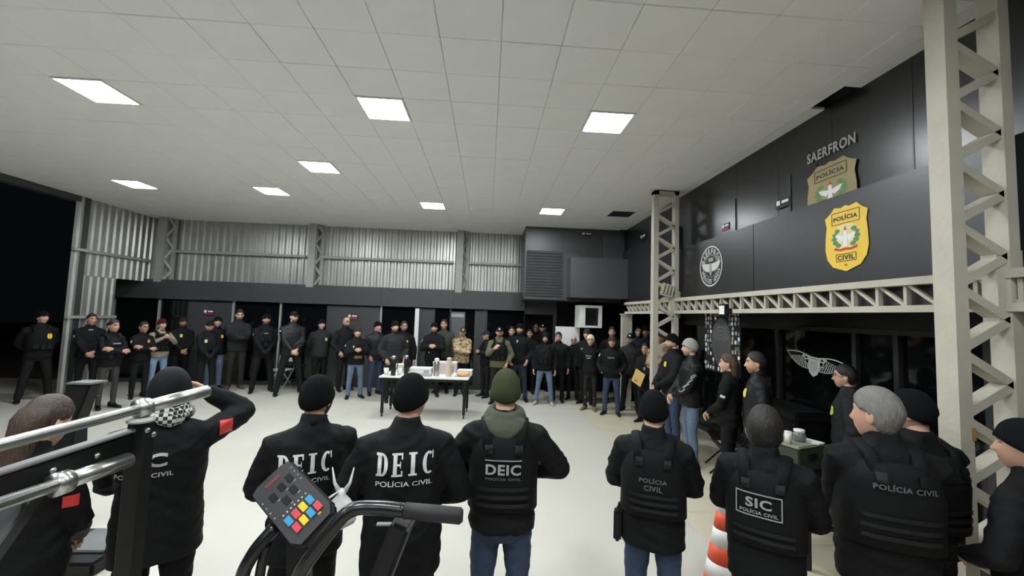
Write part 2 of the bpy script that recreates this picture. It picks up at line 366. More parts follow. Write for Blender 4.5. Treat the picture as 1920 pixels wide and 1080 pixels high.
for a, b in ((-3, -0.6), (-0.59, 1.8), (1.81, 4.72), (4.73, 6.85)): MB().span((3.2, a, 2.32), (3.26, b, 3.16)).build('fascia_panel', m_fascia, wr)
MB().span((3.26, -3, 3.1), (3.34, 6.85, 3.15)).build('ledge', m_black, wr)
MB().span((3.26, 6.85, 2.32), (3.34, 9.8, 3.6)).build('wall_panel', m_black, wr)
MB().span((3.22, -3, 2.30), (4.6, 9.8, 2.34)).build('soffit', m_black, wr)
sr = empty('wall_shopfront', (3.95, 0, 0)); tag(sr, 'dark glazed shop front under the cream girder', kind='structure')
MB().span((0, -3, 1.90), (0.08, 7.9, 2.30)).build('fascia_panel', m_black, sr); MB().span((-0.03, -3, 1.88), (0.0, 7.9, 1.93)).build('rail', m_frame, sr)
yy = [-1.0, 0.4, 1.8, 3.0, 3.72, 4.17, 5.32, 6.6, 7.9]
for a, b in zip(yy[:-1], yy[1:]):
    MB().span((0.03, a+0.025, 0.08), (0.042, b-0.025, 1.88)).build('pane', m_glass, sr); MB().span((-0.02, a-0.025, 0), (0.05, a+0.025, 1.88)).build('mullion', m_frame, sr)
    MB().span((0, a, 0), (0.06, b, 0.08)).build('kick_plate', m_frame, sr)
MB().span((0.1, -3, 0), (0.15, 7.9, 2.3)).build('backing', m_void, sr); tag(MB().span((4.5, 7.9, 0), (4.6, 12.2, 2.3)).build('wall_recess', m_black), kind='structure')

# cream lattice columns and girder
def cream_col(y, lab, z1):
    r = empty('lattice_column', (2.72, y, 0)); tag(r, lab, 'column', 'cream lattice columns')
    MB().span((0, 0, 0), (0.085, 0.115, z1)).build('chord', m_steel, r)
    MB().span((0.36, 0, 0), (0.43, 0.115, z1)).build('chord', m_steel, r)
    MB().span((-0.03, -0.03, 0), (0.46, 0.145, 0.02)).build('base_plate', m_steel, r)
    MB().span((0, 0, z1-0.06), (0.43, 0.115, z1)).build('cap', m_steel, r)
    z = 0.12; k = 0
    while z < z1-0.25:
        a, b = (0.07, 0.055, z+0.17), (0.37, 0.055, z)
        if k % 2: a, b = (0.07, 0.055, z+0.02), (0.37, 0.055, z+0.19)
        MB().beam(a, b, 0.05, 0.085, (0, 1, 0)).build('brace', m_steel, r); z += 0.19; k += 1
    MB().span((0.30, 0.02, 2.0), (0.47, 0.10, 2.44)).build('gusset', m_steel, r)
    return r
nc = cream_col(2.215, 'tall cream lattice column in the right foreground', CZ)
cream_col(6.56, 'cream lattice column farther back by the dark corner', CZ-0.02)
MB().box((2.80-2.72, 0.0, 1.36), (0.02, 0.012, 0.07)).build('rust_patch', mat('rust', (0.35, 0.17, 0.06), 0.9, 0.3, 30), nc)
gi = empty('lattice_girder', (3.12, 0, 2.07)); tag(gi, 'cream lattice girder spanning between the columns under the black fascia', 'girder')
MB().span((-0.05, -0.5, 0.20), (0.05, 9.0, 0.255)).build('chord', m_steel, gi); MB().span((-0.05, -0.5, 0), (0.05, 9.0, 0.05)).build('chord', m_steel, gi)
vm = MB().span((-0.02, -0.012, 0.05), (0.02, 0.012, 0.20)).mesh('web_post', m_steel); dm = MB().beam((0, 0.01, 0.05), (0, 0.20, 0.20), 0.03, 0.022, (0, 0, 1)).mesh('web_diagonal', m_steel)
for k in range(43):
    y = -0.45+0.22*k
    link('web_post', vm, gi).location = (0, y, 0); link('web_diagonal', dm, gi).location = (0, y, 0)
MB().span((0.052, -0.5, 0.05), (0.06, 9.0, 0.2)).build('back_plate', m_frame, gi)
pl = empty('post', (3.12, 9.0, 0)); tag(pl, 'cream post holding the far end of the girder', 'post')
MB().span((-0.11, -0.06, 0), (0.11, 0.06, 2.07)).build('shaft', m_steel, pl); MB().span((-0.15, -0.09, 0), (0.15, 0.09, 0.02)).build('base_plate', m_steel, pl); MB().span((-0.13, -0.08, 2.04), (0.13, 0.08, 2.07)).build('cap', m_steel, pl)

# ------------------------------------------------------------------ wall emblems
def shield_poly(w_, h_, n=10):
    pts = [(0, .5), (.10, .475), (.26, .50), (.37, .50-.08), (.5, .36), (.46, .22), (.49, .05), (.50, -.15), (.45, -.30), (.32, -.42), (.12, -.47), (0, -.5)]
    P = [(x, y) for x, y in pts]+[(-x, y) for x, y in pts[-2:0:-1]]
    return [(x*w_, y*h_) for x, y in P]
def wall_shield(x, y, z, w_, h_, lab, name='wall_badge', dark=1.0, texts=True, shade=None):
    r = empty(name, (x, y, z)); tag(r, lab, 'badge')
    ux, uy = (0, -1, 0), (0, 0, 1)
    g = m_gold if shade is None else shade
    def P(nm, poly, m, d, th=0.004): return MB().prism(poly, (-d, 0, 0), ux, uy, th if False else th).build(nm, m, r)
    P('plate', shield_poly(w_, h_), g, 0.004)
    def rect(cx, cy, a, b): return [(cx-a, cy-b), (cx+a, cy-b), (cx+a, cy+b), (cx-a, cy+b)]
    def frame(cx, cy, a, b, t):
        for q in (rect(cx, cy+b, a, t), rect(cx, cy-b, a, t), rect(cx-a, cy, t, b), rect(cx+a, cy, t, b)): P('outline', q, m_blackp, 0.0095, 0.001)
    frame(0, h_*.32, w_*.32, h_*.09, w_*.006)
    V, F = text2d('POLÍCIA', h_*.085, width=w_*.56); V[:, 1] += -0.9*(V[:, 0]/w_)**2*h_*0.12; flat('lettering', V, F, (-0.0105, 0, h_*.325), ux, uy, m_blackp, r)
    ring = [(w_*.33*math.cos(a), h_*.20*math.sin(a)+h_*.02) for a in np.linspace(0, 2*PI, 28, endpoint=False)]
    P('disc', ring, mat('badge_cream', (0.70, 0.62, 0.30), 0.5) if shade is None else shade, 0.0085, 0.001)
    # branches, eagle and ribbon of the arms
    for s in (-1, 1):
        for k in range(5):
            a = -0.9+0.42*k; c = (s*w_*.27*math.cos(a), h_*(.02+.15*math.sin(a)))
            P('leaf', [(c[0]+w_*.07*math.cos(t)*(.6+.4*abs(math.cos(t))), c[1]+h_*.035*math.sin(t)) for t in np.linspace(0, 2*PI, 8, endpoint=False)], m_green, 0.0095, 0.001)
        P('wing', [(0, h_*.03), (s*w_*.13, h_*.06), (s*w_*.24, h_*.075), (s*w_*.19, h_*.0), (s*w_*.08, -h_*.05)][::s], m_white, 0.0105, 0.001)
        P('ribbon', [(0, -h_*.14), (s*w_*.12, -h_*.155), (s*w_*.25, -h_*.125), (s*w_*.27, -h_*.16), (s*w_*.12, -h_*.185), (0, -h_*.175)][::s], m_red, 0.0115, 0.001)
    P('body', [(-w_*.05, -h_*.12), (w_*.05, -h_*.12), (w_*.035, h_*.1), (0, h_*.15), (-w_*.035, h_*.1)], m_white, 0.0115, 0.001)
    P('crest', [(-w_*.03, h_*.12), (w_*.03, h_*.12), (0, h_*.185)], m_red, 0.0125, 0.001)
    if texts:
        frame(0, -h_*.29, w_*.23, h_*.055, w_*.006)
        V, F = text2d('CIVIL', h_*.075, width=w_*.40); flat('lettering', V, F, (-0.0105, 0, -h_*.29), ux, uy, m_blackp, r)
        V, F = text2d('SC', h_*.03); flat('lettering', V, F, (-0.0105, 0, -h_*.405), ux, uy, m_blackp, r)
    return r
wall_shield(3.2, 3.44, 2.745, 0.44, 0.60, 'large gold police shield on the black fascia above the girder')
wall_shield(3.322, 3.73, 3.26, 0.58, 0.62, 'dull bronze police shield on the upper wall, cut off by the fascia below SAERFRON', shade=mat('bronze_print', (0.30, 0.24, 0.11), 0.45, 0.1), texts=False)
sg = empty('wall_sign', (3.322, 3.735, 3.695)); tag(sg, 'grey SAERFRON lettering high on the black upper wall', 'sign')
V, F = text2d('SAERFRON', 0.105, width=0.57); flat('lettering', V, F, (-0.004, 0, 0), (0, -1, 0), (0, 0, 1), m_greyp, sg)
# round emblem
re_ = empty('round_emblem', (3.2, 5.67, 2.755)); tag(re_, 'round white emblem with wings on the black fascia near the far column', 'emblem')
def ring_mesh(r0, r1, d, m, nm, n=40, squash=1.0):
    A = [(-d, -r*math.cos(a), r*math.sin(a)*squash) for r in (r0, r1) for a in np.linspace(0, 2*PI, n, endpoint=False)]
    return MB().add(A, [(i, (i+1) % n, n+(i+1) % n, n+i) for i in range(n)]).build(nm, m, re_)
MB().add([(-0.004, -0.29*math.cos(a), 0.29*math.sin(a)) for a in np.linspace(0, 2*PI, 40, endpoint=False)], [tuple(range(40))]).build('plate', m_blackp, re_)
ring_mesh(0.275, 0.295, 0.006, m_whitep, 'rim'); ring_mesh(0.155, 0.163, 0.006, m_greyp, 'inner_ring')
def arc_text(s, R, h_, a0, a1, bottom=False):
    n = len(s)
    for i, ch in enumerate(s):
        if ch == ' ': continue
        a = a0+(a1-a0)*(i/(n-1)); V, F = text2d(ch, h_, 0.03, 1.0)
        V[:, 0] *= min(1, (abs(a1-a0)*R/n*0.8)/max(1e-4, V[:, 0].max()-V[:, 0].min())) if ch not in 'I' else 1
        up = Vector((0, -math.cos(a), math.sin(a))); rt = Vector((0, -math.sin(a), -math.cos(a)))
        if bottom: up = -up; rt = -rt
        c = Vector((-0.0065, -R*math.cos(a), R*math.sin(a))); flat('lettering', V, F, c, rt, up, m_whitep, re_)
arc_text('SAERFRON', 0.215, 0.085, PI*.88, PI*.12); arc_text('OPERAÇÕES AÉREAS', 0.22, 0.07, PI*1.10, PI*1.90, True)
for s in (-1, 1):
    MB().prism([(0, 0.03), (s*.08, 0.04), (s*.25, 0.055), (s*.2, -.03), (s*.1, -.075), (0, -.08)][::-s], (-0.006, 0, 0), (0, 1, 0), (0, 0, 1), 0.001).build('wing', m_whitep, re_)
MB().prism([(-.035, .04), (-.035, -.1), (0, -.145), (.035, -.1), (.035, .04)], (-0.0075, 0, 0), (0, 1, 0), (0, 0, 1), 0.001).build('body', m_greyp, re_)
MB().prism([(-.06, .07), (-.06, .12), (.06, .12), (.06, .07)], (-0.006, 0, 0), (0, 1, 0), (0, 0, 1), 0.001).build('plaque', m_greyp, re_)
# winged emblem on the glass
we = empty('winged_emblem', (3.955, 4.72, 1.50)); tag(we, 'white winged shield emblem on the dark glass under the girder', 'emblem'); we.rotation_euler = (0.10, 0, 0)
def W(nm, poly, d=0.01, m=m_white): return MB().prism(poly, (-d, 0, 0), (0, -1, 0), (0, 0, 1), 0.003).build(nm, m, we)
for s in (-1, 1):
    top = lambda t: (s*(.07+.38*t), .075+.03*math.sin(PI*t*.9)-.01*t); bot = lambda t: (s*(.07+.38*t), -.09+.16*t**2.2-.01*math.sin(PI*t))
    W('wing_edge', ([top(t) for t in np.linspace(0, 1, 9)]+[(x, y-.012) for x, y in [top(t) for t in np.linspace(1, 0, 9)]])[::-s]); W('wing_edge', ([bot(t) for t in np.linspace(0, 1, 9)]+[(x, y+.012) for x, y in [bot(t) for t in np.linspace(1, 0, 9)]])[::s])
    for k in range(11):
        t = .02+.09*k; b_ = bot(min(.99, t)); a_ = top(min(1, t*.62+.38)); c_ = (a_[0]*.45+b_[0]*.55-s*.05, a_[1]*.5+b_[1]*.5)
        r0 = (s*(.17+.022*k), .062-.004*k); dx_, dy_ = b_[0]-r0[0], b_[1]-r0[1]; L_ = math.hypot(dx_, dy_) or 1; nx, ny = -dy_/L_*.0065, dx_/L_*.0065
        W('feather', [(r0[0]-nx*.5, r0[1]-ny*.5), (b_[0]-nx, b_[1]-ny), (b_[0]+nx, b_[1]+ny), (r0[0]+nx*.5, r0[1]+ny*.5)])
    W('wing_arc', [(s*(.11+.075*math.cos(t)), .04+.075*math.sin(t)) for t in np.linspace(-1.9, .8, 9)]+[(s*(.11+.062*math.cos(t)), .04+.062*math.sin(t)) for t in np.linspace(.8, -1.9, 9)])
    W('wing_eye', [(s*(.12+.045*math.cos(t)), .05+.03*math.sin(t)) for t in np.linspace(0, 2*PI, 12, endpoint=False)][::s]); W('wing_pupil', [(s*(.12+.02*math.cos(t)), .05+.014*math.sin(t)) for t in np.linspace(0, 2*PI, 10, endpoint=False)][::s], 0.014, m_blackp)
W('shield', [(-.085, .07), (-.09, -.06), (-.06, -.13), (0, -.17), (.06, -.13), (.09, -.06), (.085, .07)]); W('shield_field', [(-.05, .02), (-.05, -.07), (0, -.12), (.05, -.07), (.05, .02)], 0.014, mat('pale_grey', (0.58, 0.58, 0.54), 0.6))
W('shield_bar', [(-.06, .04), (.06, .04), (.06, .055), (-.06, .055)], 0.014, m_greyp)
# small wall signs
def small_sign(loc, w_, h_, lab, nrm='y', bar=True):
    r = empty('wall_sign', loc); tag(r, lab, 'sign')
    if nrm == 'x': r.rotation_euler = (0, 0, -PI/2)
    MB().span((-w_/2, -0.006, -h_/2), (w_/2, 0, h_/2)).build('plate', m_blackp, r)
    MB().span((-w_*.42, -0.009, -h_*.1), (-w_*.18, -0.006, h_*.42)).build('pictogram', m_white, r); MB().span((-w_*.05, -0.009, h_*.02), (w_*.42, -0.006, h_*.32)).build('caption', m_white, r)
    if bar: MB().span((-w_*.45, -0.009, -h_*.42), (w_*.45, -0.006, -h_*.24)).build('underline', m_red, r)
small_sign((-7.0, 10.70, 1.78), 0.26, 0.13, 'small black and red sign above the heads on the far left panel'); small_sign((-3.45, 10.70, 1.78), 0.26, 0.13, 'small black and red sign on the panel behind the bald man')
small_sign((2.36, 9.78, 4.0), 0.26, 0.10, 'small white marked sign high on the dark corner wall', bar=False); small_sign((3.32, 5.5, 3.30), 0.18, 0.10, 'small red and white sign on the black hatch', 'x')
small_sign((3.32, 4.38, 3.33), 0.22, 0.10, 'small grey sign beside the joint of the upper wall', 'x', False); small_sign((3.325, 8.6, 3.75), 0.3, 0.12, 'small white sign behind the far cream column', 'x', False)
# air conditioner in the dark corner
ac = empty('air_conditioner', (2.48, 9.55, 1.72)); tag(ac, 'white air conditioner housing with dark grille in the dark corner', 'air conditioner')
ac.rotation_euler = (0, 0, 0.12)
q = MB()
for a, b in (((-.29, 0, 0), (-.17, .4, .53)), ((.17, 0, 0), (.25, .4, .53)), ((-.17, 0, 0), (.17, .4, .05)), ((-.17, 0, .47), (.17, .4, .53))): q.span(a, b)
q.build('housing', m_white, ac); MB().span((-.17, .06, .05), (.17, .38, .47)).build('grille_box', m_blackp, ac)
for k in range(7): MB().span((-.17, .03, .09+.055*k), (.17, .045, .1+.055*k)).build('slat', m_bmetal, ac)
MB().lathe([(0.0, 0), (.12, 0), (.12, .01), (0, .012)], (0, 0, 0), 16).build('fan', m_bmetal, ac).matrix_local = Matrix.Translation((0, .05, .26)) @ Matrix.Rotation(PI/2, 4, 'X')
MB().span((-.02, .4, .2), (.02, 1.0, .24)).build('bracket', m_bmetal, ac)
# whiteboard standing behind the crowd
bo = empty('whiteboard', (1.98, 9.95, 0)); tag(bo, 'whiteboard standing behind the crowd under the air conditioner', 'whiteboard')
MB().span((-.3, 0, 1.2), (.3, .02, 1.72)).build('board', m_white, bo)
for s in (-1, 1): MB().span((s*.27-.015, .02, 0), (s*.27+.015, .05, 1.7)).build('leg', m_steel2, bo)
for s in (-1, 1): MB().span((s*.27-.02, -.2, 0), (s*.27+.02, .25, .03)).build('foot', m_steel2, bo)
# banner of patches hung from the girder
ba = empty('patch_banner', (3.215, 5.42, 2.10)); tag(ba, 'black banner covered in sewn patches hanging under the girder', 'banner')
MB().span((-0.01, -.42, -.84), (0.0, .42, 0)).build('cloth', cloth((0.012, 0.012, 0.013)), ba)
for s in (-1, 1): MB().beam((0, s*.3, 0), (0, s*.3, .02), .01, .01).build('loop', m_bmetal, ba)
pm = [MB().span((-.004, -.018, -.024), (0, .018, .024)).mesh('patch', mm) for mm in (m_whitep, m_greyp, mat('tan_print', (.35, .28, .18), .7), m_red, m_dgreyp)]
pm2 = [MB().prism([(0.022*math.cos(a), 0.028*math.sin(a)) for a in np.linspace(0, 2*PI, 10, endpoint=False)], (0, 0, 0), (0, -1, 0), (0, 0, 1), .004).mesh('patch', mm) for mm in (m_whitep, m_greyp, m_red)]
rr = random.Random(3)
for i in range(13):
    for j in range(13):
        y, z = -.39+.065*i, -.035-.063*j
        if (y/.25)**2+((z+.42)/.36)**2 < 1 or rr.random() < .22: continue
        mm = rr.choice(pm[:3]+pm[1:2]+pm2[:2]+pm[4:]*3) if rr.random() < .97 else pm2[2]
        o = link('patch', mm, ba); o.location = (-.011, y+rr.uniform(-.01, .01), z+rr.uniform(-.01, .01))
MB().prism([(.23*math.cos(a), .33*math.sin(a)) for a in np.linspace(0, 2*PI, 26, endpoint=False)], (-.011, 0, -.42), (0, -1, 0), (0, 0, 1), .004).build('crest', mat('crest_grey', (.05, .05, .048), .7), ba)
for k in range(4): MB().prism([((.05+.04*k)*math.cos(a), (.05+.05*k)*math.sin(a)) for a in np.linspace(0.2, 2.9, 10)]+[((.065+.04*k)*math.cos(a), (.065+.05*k)*math.sin(a)) for a in np.linspace(2.9, .2, 10)], (-.016, 0, -.42), (0, -1, 0), (0, 0, 1), .002).build('crest_ring', m_dgreyp, ba)
# floodlight on the girder
fd = empty('floodlight', (3.02, 5.05, 2.08)); tag(fd, 'small black floodlight clamped to the girder above the patch banner', 'floodlight')
MB().box((0, 0, 0.03), (.05, .15, .15)).build('housing', m_bmetal, fd); MB().box((-.028, 0, .03), (.008, .11, .11)).build('lens', mat('flood_lens', (.8, .82, .78), .3, 0), fd); MB().span((-.01, -.1, -.02), (.05, -.08, 0.05)).build('bracket', m_bmetal, fd)
bx = empty('finned_box', (2.90, 6.53, 2.36)); tag(bx, 'tilted cream finned metal box fixed to the far column', 'box'); bx.rotation_euler = (0, .25, 0)
MB().span((-.07, 0, 0), (.12, .05, .02)).build('plate', m_steel, bx)
for k in range(4): MB().span((-.07+.055*k, -.02, .02), (-.045+.055*k, .06, .20)).build('fin', m_steel, bx)
# ------------------------------------------------------------------ table and what stands on it
TBZ = 0.75
tb = empty('folding_table', (-1.12, 8.08, 0), -0.05); tag(tb, 'white-topped folding table with black legs in the middle of the hall', 'table')
link('tabletop', bevel(MB().span((-.83, -.35, TBZ-.03), (.83, .35, TBZ)).mesh('tabletop', m_white), .006), tb)
MB().span((-.74, -.30, TBZ-.09), (.74, -.27, TBZ-.03)).build('apron', m_bmetal, tb); MB().span((-.74, .27, TBZ-.09), (.74, .30, TBZ-.03)).build('apron', m_bmetal, tb)
for sx in (-1, 1):
    for sy in (-1, 1):
        lg = MB().span((sx*.76-.025, sy*.29-.02, .07), (sx*.76+.025, sy*.29+.02, TBZ-.03)).build('leg', m_bmetal, tb)
        MB().tube([(sx*.76-.012, sy*.29, .035), (sx*.76+.012, sy*.29, .035)], .034, 12).build('caster', m_rubber, lg)
    MB().beam((sx*.76, -.29, .32), (sx*.76, .29, .32), .03, .03).build('crossbar', m_bmetal, tb); MB().beam((sx*.76, -.1, .30), (sx*.55, .2, TBZ-.06), .025, .025).build('brace', m_bmetal, tb)
m_st = mat('brushed_steel', (.45, .45, .44), .3, .05, metal=.9); m_bg = mat('beige_plastic', (.52, .45, .34), .5, .05); m_bt = mat('black_gloss_plastic', (.012, .012, .013), .25, .05)
def tpt(px, py): p = on_floor(px, py, TBZ); return (p.x, p.y, TBZ)
def thermos(loc, m, mtop, H, R, lab, handle=False):
    r = empty('thermos', loc); tag(r, lab, 'thermos')
    MB().lathe([(R*.95, 0), (R, .01), (R, H*.80), (R*.8, H*.86)], (0, 0, 0), 18).build('body', m, r, True)
    MB().lathe([(R*.82, H*.85), (R*.85, H*.88), (R*.82, H*.97), (R*.5, H)], (0, 0, 0), 18).build('lid', mtop, r, True)
    if handle:
        MB().tube([(R*.9, 0, H*.75), (R*1.6, 0, H*.7), (R*1.6, 0, H*.4), (R*.95, 0, H*.3)], .009, 6).build('handle', m, r, True); MB().box((-R*.9, 0, H*.9), (.05, .03, .02)).build('spout', mtop, r)
    return r
thermos(tpt(737, 704), m_bt, m_chrome, .37, .045, 'black thermos with chrome lid, leftmost on the white table', True)
thermos(tpt(761, 702), m_bt, m_chrome, .37, .045, 'black thermos with chrome lid, second from the left on the white table', True)
thermos(tpt(818, 705), m_st, m_white, .34, .052, 'steel thermos with a white lid on the white table')
th = thermos(tpt(841, 706), m_bg, m_bg, .36, .054, 'beige thermos with a domed beige lid on the white table')
def cup(loc, lab, H=.09, R=.036, name='paper_cup'):
    r = empty(name, loc); tag(r, lab, 'cup', 'white cups'); MB().lathe([(R*.72, 0), (R, H), (R*.93, H), (R*.68, .006)], (0, 0, 0), 14).build('wall', m_white, r, True); MB().lathe([(R*1.0, H-.006), (R*1.07, H-.003), (R*1.0, H)], (0, 0, 0), 14).build('rim', m_white, r, True)
cup(tpt(724, 703), 'white cup at the left end of the white table', .13, .05); cup(tpt(749, 703), 'white cup between the two black thermoses', .13, .05); cup(tpt(854, 707), 'white cup just right of the beige thermos', .08)
def carton(loc, sz, rz, lab, m, name='carton', lid=True):
    r = empty(name, loc, rz); tag(r, lab, 'box'); a, b, c = [k/2 for k in sz]; c *= 2
    MB().span((-a, -b, 0), (a, b, c*.9)).build('body', m, r); MB().span((-a-.004, -b-.004, c*.88), (a+.004, b+.004, c)).build('lid', m_white, r); MB().span((a*.3, -b-.003, c*.2), (a*.8, -b, c*.7)).build('label_sticker', m_greyp, r)
carton((-.80, 8.27, TBZ), (.46, .18, .24), -.05, 'pale pink and white carton behind the thermoses', mat('pale_pink_card', (.62, .52, .48), .7))
carton((-1.27, 8.26, TBZ), (.42, .3, .11), .02, 'low white cake box in the middle of the table', m_white); carton((-1.68, 8.36, TBZ), (.22, .16, .16), .05, 'cream and yellow packet behind the black thermoses', mat('cream_card', (.62, .58, .38), .7))
carton((-.40, 8.18, TBZ), (.28, .26, .10), -.05, 'white tray box at the right end of the table', m_white)
ty = empty('tray', (-1.24, 7.93, TBZ), -.05); tag(ty, 'flat grey tray lying on the table before the cake box', 'tray'); MB().span((-.22, -.1, 0), (.22, .1, .012)).build('base', m_greyp, ty)
q = MB()
for a, b in (((-.22, -.1, .012), (.22, -.09, .03)), ((-.22, .09, .012), (.22, .1, .03)), ((-.22, -.09, .012), (-.21, .09, .03)), ((.21, -.09, .012), (.22, .09, .03))): q.span(a, b)
q.build('rim', m_greyp, ty)
br = empty('bread_bag', tpt(867, 706)); tag(br, 'orange-brown bread in a clear bag at the right front of the table', 'bread')
for k, (x, y) in enumerate(((-.05, 0), (.04, .02), (0, -.04), (.09, -.01))): MB().ell((x, y, .04+.008*(k % 2)), (.06, .045, .04), 12, 7).build('loaf', mat('bread_crust', (.62, .34, .14), .6, .3, 20), br, True)

# small table with crate, cups on the right
rt = empty('side_table', (2.84, 3.56, 0), 0.35); tag(rt, 'small black side table half hidden behind the man with the SIC vest', 'table')
MB().span((-.34, -.26, .66), (.34, .26, .70)).build('tabletop', m_bmetal, rt)
for sx in (-1, 1):
    for sy in (-1, 1): MB().span((sx*.30-.02, sy*.22-.02, 0), (sx*.30+.02, sy*.22+.02, .66)).build('leg', m_bmetal, rt)
cr = empty('green_crate', (2.78, 3.52, .70), 0.35); tag(cr, 'dark green crate with a pale lid on the side table', 'crate')
m_ol = mat('olive_paint', (.035, .045, .025), .5, .1)
link('body', bevel(MB().span((-.17, -.11, 0), (.17, .11, .20)).mesh('body', m_ol), .008), cr); link('lid', bevel(MB().span((-.18, -.12, .20), (.18, .12, .225)).mesh('lid', mat('pale_olive', (.26, .28, .2), .35, .1)), .008), cr); MB().span((-.05, -.13, .11), (.05, -.11, .15)).build('latch', m_bmetal, cr)
cup((2.64, 3.46, .925), 'white paper cup on the left of the green crate', .10, .036)
jr = empty('jar', (2.80, 3.53, .925)); tag(jr, 'clear jar with a white lid on the green crate', 'jar'); MB().lathe([(.045, 0), (.05, .015), (.05, .06), (.04, .075)], (0, 0, 0), 16).build('body', mat('jar_glass', (.16, .17, .17), .12, 0), jr, True); MB().lathe([(.042, .075), (.044, .1), (.03, .104)], (0, 0, 0), 16).build('lid', m_white, jr, True)
nb = empty('paper_pad', (2.90, 3.50, .925), .4); tag(nb, 'white paper pad lying on the green crate lid', 'paper'); MB().span((-.05, -.07, 0), (.05, .07, .01)).build('sheets', m_white, nb); MB().span((-.05, .06, .01), (.05, .07, .013)).build('binding', m_greyp, nb)
cb = empty('black_case', (3.62, 4.85, 0), 0.0); tag(cb, 'large black equipment case by the glass behind the crate', 'case'); link('body', bevel(MB().span((-.13, -.42, 0), (.3, .42, 0.85)).mesh('body', m_bmetal), .02), cb); link('lid', bevel(MB().span((-.13, -.42, .855), (.3, .42, 0.97)).mesh('lid', m_bmetal), .02), cb); MB().span((-.15, -.05, .80), (-.13, .05, .90)).build('latch', m_frame, cb)

# folding chairs half hidden behind the crowd
def fold_chair(loc, rz, lab, m=m_steel2, pad=m_white):
    r = empty('folding_chair', loc, rz); tag(r, lab, 'chair', 'folding chairs behind the crowd')
    for s in (-1, 1):
        MB().tube([(s*.2, .22, 0), (s*.2, -.2, .44), (s*.2, -.26, .86)], .012, 8).build('leg', m, r, True); MB().tube([(s*.18, -.24, 0), (s*.18, .2, .44)], .012, 8).build('leg', m, r, True)
    link('seat', bevel(MB().span((-.2, -.2, .43), (.2, .2, .46)).mesh('seat', pad), .01), r); link('backrest', bevel(MB().span((-.2, -.28, .62), (.2, -.24, .86)).mesh('backrest', pad), .01), r)
fold_chair((-9.0, 9.55, 0), 2.4, 'white folding chair between the two leftmost officers'); fold_chair((-4.98, 10.35, 0), 3.0, 'pale folding chair behind the men before the middle glass')
ch = fold_chair((3.22, 5.35, 0), 1.2, 'black chair behind the woman with long hair', m_bmetal, m_bmetal)

# traffic cone
co = empty('traffic_cone', (1.75, 2.92, 0)); tag(co, 'orange and white striped traffic cone beside the SIC vest', 'cone')
m_or = mat('orange_plastic', (.78, .09, .03), .45, .05); m_wr = mat('white_reflective', (.8, .79, .76), .35, .03)
link('base', bevel(MB().span((-.2, -.2, 0), (.2, .2, .035)).mesh('base', m_or), .01), co)
zz = [.035, .16, .27, .38, .49, .60, .72]; R = lambda z: .145*(1-z/.80)+.018
for k in range(6): MB().lathe([(R(zz[k]), zz[k]), (R(zz[k+1]), zz[k+1])], (0, 0, 0), 24).build('stripe', m_wr if k % 2 else m_or, co, True)

# ------------------------------------------------------------------ gym equipment in the foreground
rk = empty('barbell_rack', (-1.03, 1.25, 0)); tag(rk, 'black steel barbell rack in the left foreground', 'rack')
def RK(nm, mb, m): return link(nm, bevel(mb.mesh(nm, m), .004, 1), rk)
o3 = Vector((-1.03, 1.25, 0))
P = lambda x, y, z: (x+1.03, y-1.25, z)
RK('upright', MB().span(P(-1.115, 1.37, 0.02), P(-1.06, 1.415, 1.575)), m_bmetal); RK('upright', MB().span(P(-1.36, .36, 0.02), P(-1.28, .44, 1.47)), m_bmetal)
RK('beam', MB().beam(P(-1.325, .40, 1.435), P(-1.11, 1.40, 1.505), .04, .075), m_bmetal); RK('beam_cap', MB().beam(P(-1.325, .42, 1.478), P(-1.10, 1.38, 1.552), .035, .012), mat('rack_grey', (.17, .17, .165), .5))
RK('brace', MB().beam(P(-1.13, .92, 1.20), P(-1.19, 1.21, 1.47), .05, .04), m_frame); RK('brace', MB().beam(P(-1.30, .45, .70), P(-1.13, .92, 1.20), .05, .04), m_frame)
RK('foot', MB().span(P(-1.5, 1.36, 0), P(-.99, 1.43, .03)), m_bmetal); RK('foot', MB().span(P(-1.6, .36, 0), P(-1.1, .44, .03)), m_bmetal); RK('foot', MB().beam(P(-1.32, .40, .015), P(-1.09, 1.39, .015), .07, .03), m_bmetal)
MB().lathe([(.035, 0), (.037, .006), (.03, .010)], P(-1.085, 1.385, 1.575), 18).build('saddle', m_steel2, rk, True)
for x, y, z in ((-1.060, 1.38, 1.55), (-1.060, 1.405, 1.53), (-1.115, 1.28, 1.505), (-1.135, 1.18, 1.50)): MB().ell(P(x, y, z), (.008, .009, .009), 10, 6).build('bolt', m_chrome, rk, True)
def barbell(a, b, c, lab, g):
    r = empty('barbell', a); tag(r, lab, 'barbell', g); A = Vector(a); B = Vector(b)-A; C_ = Vector(c)-A; d = (C_-B).normalized(); Z = B-d*1.25
    MB().tube([Z, B], .0155, 16).build('shaft', m_chrome, r, True); MB().tube([B-d*.012, B+d*.02], .030, 18).build('collar', m_chrome, r, True); MB().tube([B+d*.02, C_], .022, 18).build('sleeve', m_chrome, r, True); MB().tube([C_, C_+d*.006], [.022, .016], 18).build('end_cap', m_chrome, r, True)
    MB().tube([Z-d*.3, Z], .025, 16).build('sleeve', m_chrome, r, True)
barbell((-1.115, 1.28, 1.605), (-1.10, 1.40, 1.613), (-1.050, 1.63, 1.626), 'chrome barbell on top of the black rack in the left foreground', 'chrome barbells')
barbell((-1.09, 1.1, 1.479), (-1.088, 1.15, 1.478), (-1.080, 1.345, 1.470), 'lower chrome barbell under the rack beam in the left foreground', 'chrome barbells')

